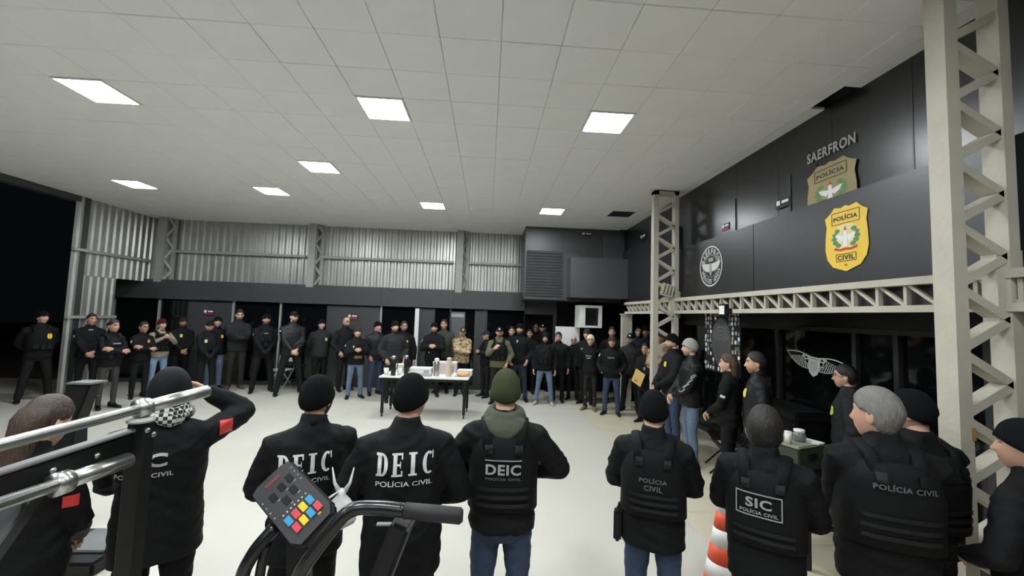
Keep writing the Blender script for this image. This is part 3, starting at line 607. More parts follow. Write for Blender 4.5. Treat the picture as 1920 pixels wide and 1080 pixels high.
# exercise machine with console
tmx = empty('exercise_machine', (-.6, 1.45, 0)); tag(tmx, 'black exercise machine with a tilted button console in the foreground', 'exercise machine')
def Q(p): return Vector(p)-Vector((-.6, 1.45, 0))
cl, ct, crr, cb_ = [Q(p) for p in ((-.814, 1.517, 1.301), (-.714, 1.585, 1.393), (-.495, 1.480, 1.274), (-.583, 1.412, 1.162))]
org = (cl+ct+crr+cb_)/4; ux = ((ct-cl)+(crr-cb_))/2; uy = ((cl-cb_)+(ct-crr))/2
wx, wy = ux.length*1.04, uy.length; ux.normalize(); uy = (uy-uy.dot(ux)*ux).normalized(); nz = ux.cross(uy)
Rm = Matrix((ux, uy, nz)).transposed()
if nz.z < 0: print('console normal', nz)
def cpoly(w_, h_): return [(-w_/2, -h_/2*.78), (-w_*.38, -h_/2), (w_*.38, -h_/2), (w_/2, -h_/2*.78), (w_/2*.94, h_/2*.92), (w_*.3, h_/2), (-w_*.3, h_/2), (-w_/2*.94, h_/2*.92)]
link('console_shell', bevel(MB().prism(cpoly(wx*1.02, wy*1.02), org-nz*.055, ux, uy, .05).mesh('console_shell', m_bmetal), .008), tmx)
fc = MB().prism(cpoly(wx*.95, wy*.96), org-nz*.006, ux, uy, .008).build('console_face', mat('charcoal_face', (.032, .032, .034), .35, .05), tmx)
def CB(nm, x, y, w_, h_, m, d=.004): return link(nm, bevel(MB().box(org+ux*x*wx+uy*y*wy+nz*(.002+d/2), (w_*wx, h_*wy, d), Rm).mesh(nm, m), .0012, 1), fc)
cols = {'b': mat('blue_button', (.03, .28, .5), .4, 0), 'y': mat('yellow_button', (.75, .52, .02), .4, 0), 'r': mat('red_button', (.6, .05, .07), .4, 0)}
for k, (c1, c2) in enumerate((('b', 'r'), ('r', 'y'), ('y', 'b'), ('b', 'r'))):
    CB('button', -.255+.17*k, -.17, .13, .115, cols[c1], .008); CB('button', -.225+.17*k, -.30, .13, .115, cols[c2], .008)
for x, y in ((-.2, .21), (.03, .24), (-.06, .06), (.16, .10), (.24, .26)): CB('display', x, y, .14, .11, m_bt, .002); CB('display_caption', x+.05, y-.075, .06, .014, m_greyp, .0015)
for k in range(7): CB('indicator', -.27+.09*k, -.06, .03, .022, m_whitep, .003)
for k in range(4): CB('indicator', -.41, .25-.085*k, .03, .02, m_greyp, .003); CB('indicator', .40, .35-.07*k, .03, .02, m_greyp, .003)
CB('logo_strip', -.02, .39, .34, .035, mat('dull_red_print', (.22, .03, .035), .5), .0015); CB('warning_mark', .22, -.38, .07, .022, cols['y'], .0015)
hp = catmull([Q(p) for p in ((-.56, 1.34, 1.05), (-.527, 1.30, 1.163), (-.455, 1.30, 1.275), (-.395, 1.31, 1.34), (-.32, 1.316, 1.347), (-.229, 1.309, 1.342))], 6)
hb = MB().tube(hp, .021, 14).build('handlebar', m_bt, tmx, True)
MB().tube([Q((-.232, 1.309, 1.342)), Q((-.15, 1.305, 1.337)), Q((-.06, 1.30, 1.331)), Q((-.052, 1.30, 1.331))], [.023, .024, .024, .016], 14).build('grip', m_rubber, hb, True)
MB().tube(catmull([Q(p) for p in ((-.80, 1.47, .6), (-.785, 1.46, 1.0), (-.755, 1.463, 1.12), (-.70, 1.50, 1.2))], 6), .022, 12).build('handlebar', m_bt, tmx, True)
MB().tube(catmull([Q(p) for p in ((-.74, 1.50, .55), (-.735, 1.48, 1.0), (-.72, 1.49, 1.16))], 6), .016, 12).build('tube', m_bt, tmx, True)
link('support_panel', bevel(MB().beam(Q((-.235, 1.335, 1.305)), Q((-.50, 1.36, .55)), .10, .06).mesh('support_panel', m_bmetal), .01), tmx)
link('neck', bevel(MB().beam(Q((-.64, 1.54, 1.24)), Q((-.60, 1.55, .5)), .10, .07).mesh('neck', m_bmetal), .01), tmx)
for x in (-.64, -.30): MB().span(Q((x-.02, 1.33, 1.285)), Q((x+.03, 1.345, 1.29))).build('trim_line', m_steel2, tmx) if x > -.5 else None
link('body', bevel(MB().span(Q((-.80, 1.3, .12)), Q((-.40, 1.75, .6))).mesh('body', m_bmetal), .04), tmx)
for y in (1.2, 1.85): link('foot', bevel(MB().span(Q((-.95, y-.05, 0)), Q((-.25, y+.05, .09))).mesh('foot', m_bmetal), .012), tmx)
MB().span(Q((-.66, 1.15, .05)), Q((-.54, 1.9, .13))).build('frame_bar', m_bmetal, tmx)
# plastic bag hung on the machine
bg = empty('plastic_bag', (-.55, 1.70, 1.09)); tag(bg, 'knotted white plastic bag hanging behind the console', 'bag')
rings = []
for i in range(9):
    t = i/8; R_ = (.015, .045, .055, .058, .052, .045, .03, .014, .02)[i]
    rings.append([(R_*math.cos(a)*(1+.15*math.sin(3*a+i)), R_*.7*math.sin(a)*(1+.2*math.cos(5*a+2*i)), .15*t) for a in np.linspace(0, 2*PI, 16, endpoint=False)])
MB().loft(rings).build('pouch', mat('white_plastic_film', (.68, .68, .66), .35, .06), bg, True)
for s in (-1, 1): MB().tube([(s*.012, 0, .145), (s*.03, 0, .175), (s*.042, 0, .235)], [.010, .006, .002], 8).build('handle_ear', mat('white_plastic_film', (.68, .68, .66), .35), bg, True)
bh = MB().tube([(.0, 0, .15), (-.05, -.02, .12)], .004, 6).build('knot', mat('white_plastic_film', (.68, .68, .66), .35), bg)

# second machine farther left
ex = empty('exercise_machine', (-3.22, 3.42, 0), 0); tag(ex, 'black slanted exercise machine column with a grey top behind the rack', 'exercise machine')
def rr4(cx, cy, a, b, z): return [(cx-a, cy-b, z), (cx+a, cy-b, z), (cx+a, cy+b, z), (cx-a, cy+b, z)]
link('column', bevel(MB().loft([rr4(-.02, .0, .12, .08, .1), rr4(-.02, .02, .12, .07, .70), rr4(-.05, .06, .10, .06, 1.0), rr4(.0, .11, .085, .05, 1.29)]).mesh('column', m_bmetal), .012), ex)
MB().loft([rr4(.01, .12, .09, .075, 1.29), rr4(.01, .12, .09, .075, 1.305)]).build('top_plate', mat('grey_plastic', (.12, .13, .13), .4), ex)
link('base', bevel(MB().span((-.35, -.25, 0), (.5, .25, .1)).mesh('base', m_bmetal), .02), ex); link('deck', bevel(MB().span((.12, -.12, .1), (.46, .2, .12)).mesh('deck', mat('grey_plastic', (.12, .13, .13), .4)), .006), ex)
link('shelf', bevel(MB().span((.05, -.06, .74), (.40, .10, .76)).mesh('shelf', mat('grey_plastic', (.12, .13, .13), .4)), .005), ex)
# ------------------------------------------------------------------ people
BLK = (0.0065, 0.0065, 0.0072); BLK2 = (0.010, 0.010, 0.011); CHAR = (0.021, 0.021, 0.022); DGREY = (0.04, 0.04, 0.04)
OLIVE = (0.115, 0.115, 0.065); DENIM = (0.10, 0.145, 0.21); DENIM2 = (0.028, 0.048, 0.090); LDENIM = (0.22, 0.33, 0.48); NAVY = (0.015, 0.022, 0.042); TAN = (0.36, 0.26, 0.16)
SK1 = (0.56, 0.34, 0.24); SK2 = (0.47, 0.27, 0.18); SK3 = (0.36, 0.20, 0.125)
HB = (0.012, 0.010, 0.009); HBR = (0.045, 0.026, 0.015); HGR = (0.17, 0.16, 0.145)

def hair_mat(c):
    key = 'hair_%d_%d' % (int(c[0]*1000), int(c[2]*1000))
    if key in MATS: return MATS[key]
    m = mat(key, c, .5, .55, 1.0, .5, 1.0); nt = m.node_tree; tc = [n for n in nt.nodes if n.type == 'TEX_COORD'][0]
    mp = nt.nodes.new('ShaderNodeMapping'); mp.inputs['Scale'].default_value = (150, 150, 16); nt.links.new(tc.outputs['Object'], mp.inputs['Vector'])
    for n in [n for n in nt.nodes if n.type == 'TEX_NOISE']: nt.links.new(mp.outputs['Vector'], n.inputs['Vector'])
    return m
def sm(a, b, x): t = np.clip((x-a)/(b-a), 0, 1); return t*t*(3-2*t)
def deform(p):          # ellipsoid point -> skull with narrower jaw; front is -y
    x, y, z = p[:, 0].copy(), p[:, 1].copy(), p[:, 2].copy(); t = np.clip(-z/.118, 0, 1.3)
    x *= 1-.30*t**1.5; bk = y > 0
    y = np.where(bk, y*(1-.42*t)*np.where(z > 0, 1.06, 1.0), y-.010*t*np.clip(-y/.05, 0, 1))
    return np.stack([x, y, z], 1)
def head_grid(nu, nv, skin, brow, beard, lip=(0.62, 0.5, 0.5)):
    th = np.linspace(0, 2*PI, nu, endpoint=False); ph = np.linspace(-PI/2*.985, PI/2*.985, nv)
    TH, PH = np.meshgrid(th, ph); c = np.cos(PH)**.88
    p = deform(np.stack([.0745*c*np.sin(TH), -.093*c*np.cos(TH), .118*np.sin(PH)], -1).reshape(-1, 3))
    x, y, z = p[:, 0], p[:, 1], p[:, 2]; fr = sm(.0, .04, -y); g = lambda a, s: np.exp(-(a/s)**2)
    ns = np.where(z > -.03, sm(.035, -.028, z), sm(-.046, -.032, z))
    dy = .0165*g(x, .0125)*ns + .007*g(x, .02)*g(z+.028, .01) - .011*g(np.abs(x)-.031, .016)*g(z-.012, .013) + .004*g(z-.036, .009)*g(x, .05) + .0065*g(x, .022)*g(z+.064, .012) + .011*g(x, .026)*g(z+.102, .018)
    p[:, 1] -= dy*fr
    col = np.tile(np.array(skin), (len(p), 1)); frm = fr > .3
    def mix(m, c, k): 
        k = (k*m)[:, None]; col[:] = col*(1-k)+np.array(c)*k
    mix(frm, (skin[0]*1.05, skin[1]*.82, skin[2]*.8), .35*g(np.abs(x)-.04, .022)*g(z+.03, .025))
    if beard is not None:
        bz = sm(-.030, -.052, z+.25*np.abs(x)-.0) ; side = sm(.02, -.02, y)*sm(.0, .02, .075-np.abs(x)+.03)
        mix(y < .03, beard, .82*np.maximum(bz*side, 0)*(1-g(x, .02)*g(z+.064, .007)))
    mix(frm, (skin[0]*lip[0], skin[1]*lip[1], skin[2]*lip[2]), .8*(np.abs(x) < .024)*(np.abs(z+.064) < .008))
    mix(frm, brow, .85*(np.abs(np.abs(x)-.031) < .019)*(np.abs(z-.033) < .0062))
    e = (np.abs(np.abs(x)-.031) < .014)*(np.abs(z-.012) < .0052)
    mix(frm, (.22, .17, .15), 1.0*e); mix(frm, (.02, .014, .01), 1.0*e*(np.abs(np.abs(x)-.031) < .0085))
    F = [(i*nu+j, i*nu+(j+1) % nu, (i+1)*nu+(j+1) % nu, (i+1)*nu+j) for i in range(nv-1) for j in range(nu)]
    F += [tuple(range(nu-1, -1, -1)), tuple((nv-1)*nu+j for j in range(nu))]
    return p, F, col
def shell(zb, off, top=0.0, rows=9, nu=32, cuff=0.0, loose=0.0, jit=0.0):
    th = np.linspace(-PI, PI, nu, endpoint=False); b = np.interp(np.abs(np.degrees(th)), zb[0], zb[1]); Z = .118+off+top; R = []
    zin = b
    for r in range(rows+2):
        v = max(0, r-1)/rows; a = v*PI/2
        s0 = np.arcsin(np.clip(b/Z, -.98, .98)); ph = s0+(PI/2*.985-s0)*v; o = off+(cuff if 0 < r <= 2 else 0)+loose*math.sin(PI*v)
        if r == 0: o = -.006
        if jit and r > 0: o = o+RNG.uniform(-jit, jit, nu)
        c = np.cos(ph)**.88
        q = np.stack([(.0745+o)*c*np.sin(th), -(.093+o)*c*np.cos(th), Z*np.sin(ph)], -1); R.append(deform(q))
    P = np.concatenate(R); n = nu; F = [(i*n+j, i*n+(j+1) % n, (i+1)*n+(j+1) % n, (i+1)*n+j) for i in range(rows+1) for j in range(n)]
    F.append(tuple((rows+1)*n+j for j in range(n))); return P, F
BEANIE = ([0, 40, 90, 140, 180], [.044, .038, -.008, -.042, -.05]); CAPB = ([0, 50, 90, 140, 180], [.048, .045, .025, -.005, -.015])
SHORT = ([0, 35, 55, 75, 85, 95, 110, 140, 180], [.082, .078, .05, .025, .028, .02, -.05, -.078, -.082]); BALD = ([0, 60, 100, 180], [.03, .0, -.04, -.07])

ARMS = {  # wrist, elbow hint, hand direction for the left (+x) arm; right mirrors unless its own entry
 'clasp': ((.045, -.255, .96), (.40, .10, 1.05), (-.75, -.15, -.45)), 'cross': ((-.075, -.235, 1.19), (.42, -.12, .98), (-.9, .25, .1)),
 'back': ((.06, .20, .95), (.44, .16, 1.1), (-.8, .1, -.4)), 'side': ((.27, -.04, .84), (.36, .12, 1.1), (0, -.12, -1)), 'pocket': ((.20, -.13, .93), (.46, .16, 1.12), (-.2, -.1, -1)),
 'chest': ((.055, -.245, 1.20), (.42, .0, 1.02), (-.9, -.2, .2)), 'phone': ((.05, -.33, 1.33), (.40, -.1, 1.05), (-.5, -.3, .6)), 'folded': ((.03, -.20, 1.10), (.55, .04, 1.13), (-.9, -.1, 0)), 'akimbo': ((.12, -.17, 1.12), (.9, .1, 1.14), (-.9, -.1, 0)),
 'belt': ((.17, -.19, 1.02), (.46, .12, 1.08), (-.7, -.4, -.3)), 'salute': ((.16, -.15, 1.61), (.75, -.05, .98), (-.6, -.1, .5)), 'vest_grip': ((.09, -.24, 1.27), (.36, -.02, 1.0), (-.5, .2, .6)), 'envelope': ((.02, -.32, 1.0), (.36, .08, 1.02), (-.6, -.5, -.1))}
def ik(S, Wp, hint, a=.295, b=.27):
    S = Vector(S); Wp = Vector(Wp); d = Wp-S; L = min(d.length, (a+b)*.995); d.normalize(); Wp = S+d*L
    x = (a*a-b*b+L*L)/(2*L); h_ = math.sqrt(max(0, a*a-x*x)); k = Vector(hint)-S; k = k-k.dot(d)*d; k.normalize(); return S+d*x+k*h_, Wp
def superring(z, hw, hd, cy, n=28, e=2.4):
    out = []
    for j in range(n):
        a = 2*PI*j/n; c, s = math.cos(a), math.sin(a); out.append((hw*math.copysign(abs(c)**(2/e), c), cy+hd*math.copysign(abs(s)**(2/e), s), z))
    return out
def hand(mb, Wp, d, toward, s=1.0, curl=.6, side=1):
    d = Vector(d).normalized(); n = Vector(toward); n = n-n.dot(d)*d
    if n.length < 1e-3: n = Vector((0, 0, 1))-d.z*d
    n.normalize(); q = d.cross(n)*side; Wp = Vector(Wp); L = .085*s; rings = []
    for t, wd, tk in ((-.15, .026, .021), (.1, .03, .02), (.4, .040, .018), (.8, .042, .016), (1.0, .038, .013)):
        c = Wp+d*L*t; rings.append([c+q*math.cos(2*PI*j/12)*wd*s+n*math.sin(2*PI*j/12)*tk*s for j in range(12)])
    mb.loft(rings)
    for k, (off, ln) in enumerate(((.030, .068), (.010, .078), (-.011, .073), (-.030, .058))):
        b0 = Wp+d*L*.88+q*off*s; a = curl; p1 = b0+(d*math.cos(a*.6)+n*math.sin(a*.6))*ln*.48*s; p2 = p1+(d*math.cos(a*1.6)+n*math.sin(a*1.6))*ln*.32*s; p3 = p2+(d*math.cos(a*2.3)+n*math.sin(a*2.3))*ln*.26*s
        mb.tube([b0-d*.012*s, b0, p1, p2, p3], [.0095*s, .0095*s, .0088*s, .008*s, .0055*s], 8)
    t0 = Wp+d*L*.25+q*.026*s; t1 = t0+(d*.65+q*.65+n*.35).normalized()*.035*s; t2 = t1+(d*.9+q*.15+n*.45).normalized()*.03*s
    mb.tube([t0-q*.01*s, t0, t1, t2], [.012*s, .0125*s, .0105*s, .007*s], 8)
PEOPLE = []
def person(label, hx, hy, rel, foot=None, Y=None, **k):
    k.setdefault('fat', 1.08 if not k.get('fem') else 1.0); k.setdefault('loose', 1.06)
    k.update(label=label, hx=hx, hy=hy, rel=rel, Y=on_floor(*foot).y if foot else Y); PEOPLE.append(k)
def raw_meshes(k):
    Y = k['Y']; Hd = at_y(k['hx'], k['hy'], Y); k['X'] = Hd.x; hat = k.get('hat')
    extra = {'beanie': .022, 'cap': .018, 'hood': .03}.get(hat[0] if hat else '', .012)
    top = max(1.5, min(1.93, Hd.z))-extra; s = top/1.75; k['s'] = s; k['hs'] = hs = max(.92, s**.5)*k.get('headk', 1)
    fat = k.get('fat', 1.0); fem = .90 if k.get('fem') else 1.0; k['vox'] = v = max(.0095, min(.022, .0024*Y+.0035))
    dirc = Vector((-Hd.x, -Y, 0)); k['rz'] = math.atan2(dirc.x, -dirc.y)+math.radians(k['rel'])
    la, ra = k.get('arms', 'clasp') if isinstance(k.get('arms', 'clasp'), tuple) else (k.get('arms', 'clasp'),)*2   # right, left
    joints = {}
    for sd, nm in ((-1, la), (1, ra)):
        Wp, hint, hd = ARMS[nm]
        if nm == 'cross' and sd < 0: Wp = (-.085, -.265, 1.14)
        if sd < 0 and nm == 'cross': Wp = (.085, -.265, 1.14); Wp = (-Wp[0], Wp[1], Wp[2])
        if sd < 0 and nm in ('clasp',): Wp = (.05, -.275, .94)
        fx = lambda p: Vector((sd*p[0], p[1]*(1+(fat-1)*.8), p[2]))
        S = Vector((sd*.178*fem*(1+(fat-1)*.5), .008, 1.378)); E, Wq = ik(S, fx(Wp), fx(hint)); joints[sd] = (S*s, E*s, Wq*s, fx(hd).normalized())
    k['joints'] = joints; lo = k.get('loose', 1.0); hem = k.get('hem', .84)
    sec = [(hem-.02, .170, .125, 0), (hem, .184*fem, .136, 0), (.95, .182, .134*fat, -.004*fat), (1.07, .172*fem, .124*fat, -.01*(fat-1)*8), (1.20, .180*fem, .130*fat, -.004), (1.32, .188*fem, .132*(1+(fat-1)*.6), .004), (1.40, .172*fem, .110, .012), (1.45, .125*fem, .088, .014), (1.485, .080, .074, .012), (1.525, .066, .068, .004), (1.545, .060, .062, .002)]
    mb = MB(); mb.loft([superring(z*s, hw*(1+(fat-1)*.75)*lo*s, hd*lo*s, cy*s) for z, hw, hd, cy in sec])
    wr = []
    for sd in (-1, 1):
        S, E, Wp, hd = joints[sd]; m1 = S.lerp(E, .5); m2 = E.lerp(Wp, .5); E0 = E.lerp(S, .13).lerp((S+Wp)/2, .03); E1 = E.lerp(Wp, .13).lerp((S+Wp)/2, .03); Em = E.lerp((S+Wp)/2, .07); af = (1+(fat-1)*.6)*lo*s*(.9 if k.get('fem') else 1)
        mb.tube([Vector((S.x*.5, S.y, S.z+.030*s)), S, m1, E0, Em, E1, m2, Wp.lerp(E, .08), Wp], [.066*af, .075*af, .070*af, .066*af, .065*af, .063*af, .057*af, .046*af, .044*af], 14)
        mb.ell(Em, (.064*af,)*3, 14, 10)
    if k.get('hoodfold'): mb.ell((0, .085*s, 1.475*s), (.115*s, .062*s, .062*s)); mb.ell((0, .06*s, 1.50*s), (.10*s, .07*s, .05*s))
    k['jk'] = mb
    st = k.get('stance', .115); tb_ = MB(); tb_.loft([superring(z*s, hw*(1+(fat-1)*.7)*s, hd*fat**.6*s, .0) for z, hw, hd in ((.78, .10, .09), (.84, .165, .118), (.92, .172, .122), (1.0, .160, .115), (1.04, .145, .10))])
    legf = k.get('legw', 1.0)*(1+(fat-1)*.5); k['feet'] = []
    for sd in (-1, 1):
        fy = (.05 if sd > 0 else -.05)*k.get('step', 0); H0 = Vector((sd*.088, 0, .90)); A = Vector((sd*st, fy, .07)); K = H0.lerp(A, .5)+Vector((sd*.008, -.018, 0))
        tb_.tube([Vector((sd*.075, 0, .94))*s, H0*s*1.0, H0.lerp(K, .55)*s, K*s, K.lerp(A, .45)*s+Vector((0, .012*s, 0)), A.lerp(K, .08)*s, A*s-Vector((0, 0, .012*s))], [r*legf*s for r in (.088, .094, .083, .066, .062, .056, .062)], 14)
        k['feet'].append(A*s)
    k['tr'] = tb_
def remesh_obj(mb, v, name):
    me = mb.mesh(name); ob = bpy.data.objects.new(name, me); COL.objects.link(ob)
    r = ob.modifiers.new('r', 'REMESH'); r.mode = 'VOXEL'; r.voxel_size = v; r.adaptivity = 0
    q = ob.modifiers.new('s', 'SMOOTH'); q.factor = .5; q.iterations = 3 if v > .015 else 4
    return ob
WK = [(Vector(RNG.normal(size=3)).normalized(), RNG.uniform(0, 6.28), 2*PI/RNG.uniform(.05, .16)) for _ in range(9)]
def wrinkle(me, amp, seed, zs=1.0):
    n = len(me.vertices); co = np.empty(n*3); me.vertices.foreach_get('co', co); co = co.reshape(-1, 3); nr = np.empty(n*3); me.vertices.foreach_get('normal', nr); nr = nr.reshape(-1, 3)
    wv = co.copy(); wv[:, 0] += .03*np.sin(co[:, 2]*17+seed); wv[:, 2] += .035*np.sin(co[:, 0]*14+co[:, 1]*11+seed*2); d = np.zeros(n)
    for i, (kv, ph, fr) in enumerate(WK): d += (1-2*np.abs(np.sin(wv @ np.array(kv*Vector((.7, .7, 1.35*zs)).length/1.6 if False else (kv.x*.7, kv.y*.7, kv.z*1.4))*fr*.5+ph+seed*1.7*i)))
    co += nr*(d/len(WK)*amp)[:, None]; me.vertices.foreach_set('co', co.ravel()); me.update()
def proj(bvh, o, d, V, eps=.004, up=(0, 0, 1), rot=0.0):
    d = Vector(d).normalized(); ux = d.cross(Vector(up)).normalized(); uy = ux.cross(d)
    if rot: ux, uy = ux*math.cos(rot)+uy*math.sin(rot), uy*math.cos(rot)-ux*math.sin(rot)
    o = Vector(o); out = []; dep = []
    for a, b in V:
        p = o+ux*float(a)+uy*float(b)-d*.6; h_ = bvh.ray_cast(p, d, 1.0); out.append((p, h_[3])); 
        if h_[0] is not None: dep.append(h_[3])
    md = (sorted(dep)[len(dep)//2] if dep else .55)
    return [p+d*((t if t is not None and abs(t-md) < .09 else md)-eps) for p, t in out]
def grid_rect(w_, h_, n=6, m=3):
    V = [(-w_/2+w_*i/n, -h_/2+h_*j/m) for j in range(m+1) for i in range(n+1)]; F = [(j*(n+1)+i, j*(n+1)+i+1, (j+1)*(n+1)+i+1, (j+1)*(n+1)+i) for j in range(m) for i in range(n)]; return V, F
def tess(V, F, L=.022):
    bm = bmesh.new(); vs_ = [bm.verts.new((float(a), float(b), 0)) for a, b in V]
    for f in F:
        try: bm.faces.new([vs_[i] for i in f])
        except ValueError: pass
    for _ in range(4):
        es = [e for e in bm.edges if e.calc_length() > L]
        if not es: break
        bmesh.ops.subdivide_edges(bm, edges=es, cuts=1); bmesh.ops.triangulate(bm, faces=[f for f in bm.faces if len(f.verts) > 4])
    bm.verts.index_update(); V = [v.co[:2] for v in bm.verts]; F = [tuple(v.index for v in f.verts) for f in bm.faces]; bm.free(); return V, F
def decal(nm, bvh, o, d, V, F, m, parent, eps=.004, rot=0.0, th=0.0):
    V, F = tess(V, F)
    P = proj(bvh, o, d, V, eps, rot=rot); mb = MB(); mb.add(P, F)
    if th:
        dd = Vector(d).normalized(); mb.add([p+dd*th for p in P], [tuple(reversed(f)) for f in F])
        from collections import Counter
        ec = Counter(tuple(sorted((f[i], f[(i+1) % len(f)]))) for f in F for i in range(len(f))); N = len(P)
        mb.f += [(a, b, b+N, a+N) for (a, b), c in ec.items() if c == 1]
    return mb.build(nm, m, parent)
def finish(k, jme, tme):
    s, hs = k['s'], k['hs']; root = empty('person', (k['X'], k['Y'], 0), k['rz']); tag(root, k['label'], 'person'); k['root'] = root
    sd_ = hash(k['label']) % 97*.37 if False else (len(PEOPLE)*.0+k['hx']*.013)
    wrinkle(jme, k.get('wr', .011)*(1 if k['vox'] < .015 else 1.1), sd_); wrinkle(tme, .009, sd_+3)
    topc = k.get('top', BLK); jm = camo() if topc == 'camo' else cloth(topc, k.get('topk', 'cloth')); legc = k.get('legs', BLK2); lm_ = cloth(legc, 'denim' if legc in (DENIM, DENIM2, LDENIM, NAVY) else 'cloth')
    for me, m in ((jme, jm), (tme, lm_)): me.materials.clear(); me.materials.append(m); me.shade_smooth()
    jo = link('jacket', jme, root); to = link('trousers', tme, root); bv = BVHTree.FromPolygons([v.co for v in jme.vertices], [p.vertices for p in jme.polygons])
    # head frame
    piv = Vector((0, .012, 1.49))*s; ctr = Vector((0, -.016*s, 1.75*s-.118*hs)); Rh = Matrix.Rotation(math.radians(k.get('turn', 0)), 3, 'Z') @ Matrix.Rotation(math.radians(k.get('nod', 0)), 3, 'X') @ Matrix.Rotation(math.radians(k.get('tilt', 0)), 3, 'Y')
    HT = lambda P: [tuple(piv+Rh @ (ctr+Vector(p)*hs-piv)) for p in np.asarray(P).tolist()]
    near = k['Y'] < 7; mb = MB(); skin = k.get('skin', SK1); hc = k.get('hair', HB)
    P, F, colr = head_grid(64 if near else 44, 48 if near else 34, skin, tuple(c*1.3 for c in hc), k.get('beard')); mb.add(HT(P), F); C_ = [tuple(c) for c in colr]
    def ext(n0): C_.extend([tuple(skin)]*(len(mb.v)-n0))
    n0 = len(mb.v)
    for sx in (-1, 1):
        e = MB().ell((0, 0, 0), (.010, .019, .031), 10, 7); mb.add(HT([(sx*.0755+v[0]*1.0+sx*.3*max(0, v[1]), .010+v[1], -.004+v[2]) for v in e.v]), e.f)
    ext(n0); n0 = len(mb.v)
    mb.tube([HT([(0, .012, -.045)])[0], HT([(0, .02, -.10)])[0], (0, .014*s, 1.50*s), (0, .01*s, 1.42*s)], [.056*hs, .054*hs, .054*hs, .050*s], 16)
    # the body under the clothes
    mb.loft([superring(z*s, hw*s, hd*s, 0, 14, 2.2) for z, hw, hd in ((.84, .10, .08), (.92, .13, .09), (1.07, .13, .09), (1.25, .14, .10), (1.38, .13, .08), (1.45, .07, .06))])
    for sx in (-1, 1):
        S, E, Wp, hd = k['joints'][sx]; Ei = E.lerp((S+Wp)/2, .22); mb.tube([Vector((S.x*.85, S.y, S.z)), S.lerp(Ei, .5), Ei, Ei.lerp(Wp, .5), Wp], [.042*s, .038*s, .030*s, .030*s, .026*s], 10)
        A = k['feet'][0 if sx < 0 else 1]; H0 = Vector((sx*.088, 0, .90))*s; K = H0.lerp(A, .5)+Vector((sx*.008, -.014, 0))*s; mb.tube([H0, H0.lerp(K, .5), K, K.lerp(A, .5), A], [.06*s, .055*s, .04*s, .038*s, .03*s], 10)
    ext(n0)
    for sx, nm in ((-1, 'R'), (1, 'L')):
        if nm in k.get('nohand', ''): continue
        S, E, Wp, hd = k['joints'][sx]; fd = (Wp-E).normalized(); dd = (fd*.55+hd*.75).normalized()
        tow = Vector((0, .1, 1.0))*s-Wp if not k.get('palm') else Vector(k['palm'])
        if nm in k.get('gloves', ''):
            gb = MB(); hand(gb, Wp, dd, tow, s*1.08, k.get('curl', .6), sx); gb.build('glove', cloth(k.get('glovec', BLK2)), root, True)
        else: n0 = len(mb.v); hand(mb, Wp, dd, tow, s, k.get('curl', .6), sx); ext(n0)
    bo = mb.build('body', skin_mat(), root, True)
    at = bo.data.color_attributes.new('Col', 'FLOAT_COLOR', 'POINT'); at.data.foreach_set('color', np.concatenate([np.array(C_, dtype=np.float32), np.ones((len(C_), 1), np.float32)], 1).ravel())
    # shoes
    for A in k['feet']:
        sx = 1 if A.x > 0 else -1; sh = MB(); rg = []
        for y, hw, h_ in ((.085, .026, .07), (.07, .038, .12), (.0, .040, .125), (-.06, .042, .075), (-.12, .046, .055), (-.165, .038, .04), (-.185, .018, .03)):
            rg.append([(A.x+sx*(-y)*.28*s+hw*s*math.cos(a), A.y+y*s, max(0, s*(h_*.5+h_*.5*math.sin(a)))) for a in np.linspace(0, 2*PI, 12, endpoint=False)])
        sh.loft(rg); so = sh.build('shoe', cloth(k.get('shoes', BLK), 'shell'), root, True)
    # hat, hair
    hat = k.get('hat'); long_ = k.get('long')
    if hat and hat[0] == 'beanie':
        P, F = shell(BEANIE, .013, .012*k.get('slouch', 1), cuff=.004, nu=36 if near else 28, rows=12 if near else 8, loose=.004)
        b = MB().add(HT(P), F).build('beanie', cloth(hat[1], 'knit'), root, True)
        if near: P, F = shell(([0, 40, 90, 140, 180], [.040, .034, -.012, -.046, -.054]), .0165, -.05, rows=2, nu=36)
    if hat and hat[0] == 'cap':
        P, F = shell(CAPB, .012, .004); c = MB().add(HT(P), F).build('cap', camo() if hat[1] == 'camo' else cloth(hat[1]), root, True); A = np.radians(np.linspace(-58, 58, 11)); vz = MB()
        top_ = [(.084*math.sin(a), -.10*math.cos(a), .052) for a in A]; out_ = [(.088*math.sin(a), -.10*math.cos(a)-.07*math.cos(a*1.3), .040-.004*abs(math.sin(a))*4) for a in A]
        vz.add(HT(top_+out_+[(p[0], p[1], p[2]-.004) for p in top_+out_]), [(i, i+1, 12+i, 11+i) for i in range(10)]+[(23+i, 22+i, 33+i, 34+i) for i in range(10)]+[(11+i, 12+i, 34+i, 33+i) for i in range(10)]); vz.build('visor', camo() if hat[1] == 'camo' else cloth(hat[1]), c, False)
        if len(hat) > 2: MB().prism([(-.018, -.012), (.018, -.012), (.018, .016), (0, .024), (-.018, .016)], HT([(0, -.108, .075)])[0], Rh @ Vector((1, 0, 0)), Rh @ Vector((0, .2, 1)), -.004).build('cap_emblem', hat[2], c)
    if hat and hat[0] == 'hood':
        P, F = shell(([0, 30, 60, 90, 180], [.050, .04, -.03, -.09, -.10]), .02, .015); MB().add(HT(P), F).build('hood', cloth(hat[1]), root, True)
    if (not hat or hat[0] == 'cap') and not k.get('bald'):
        P, F = shell(SHORT, .006 if hat else .011, -.006 if hat else .012*k.get('quiff', 1), nu=44, rows=11, jit=.0025); MB().add(HT(P), F).build('hair', hair_mat(hc), root, True)
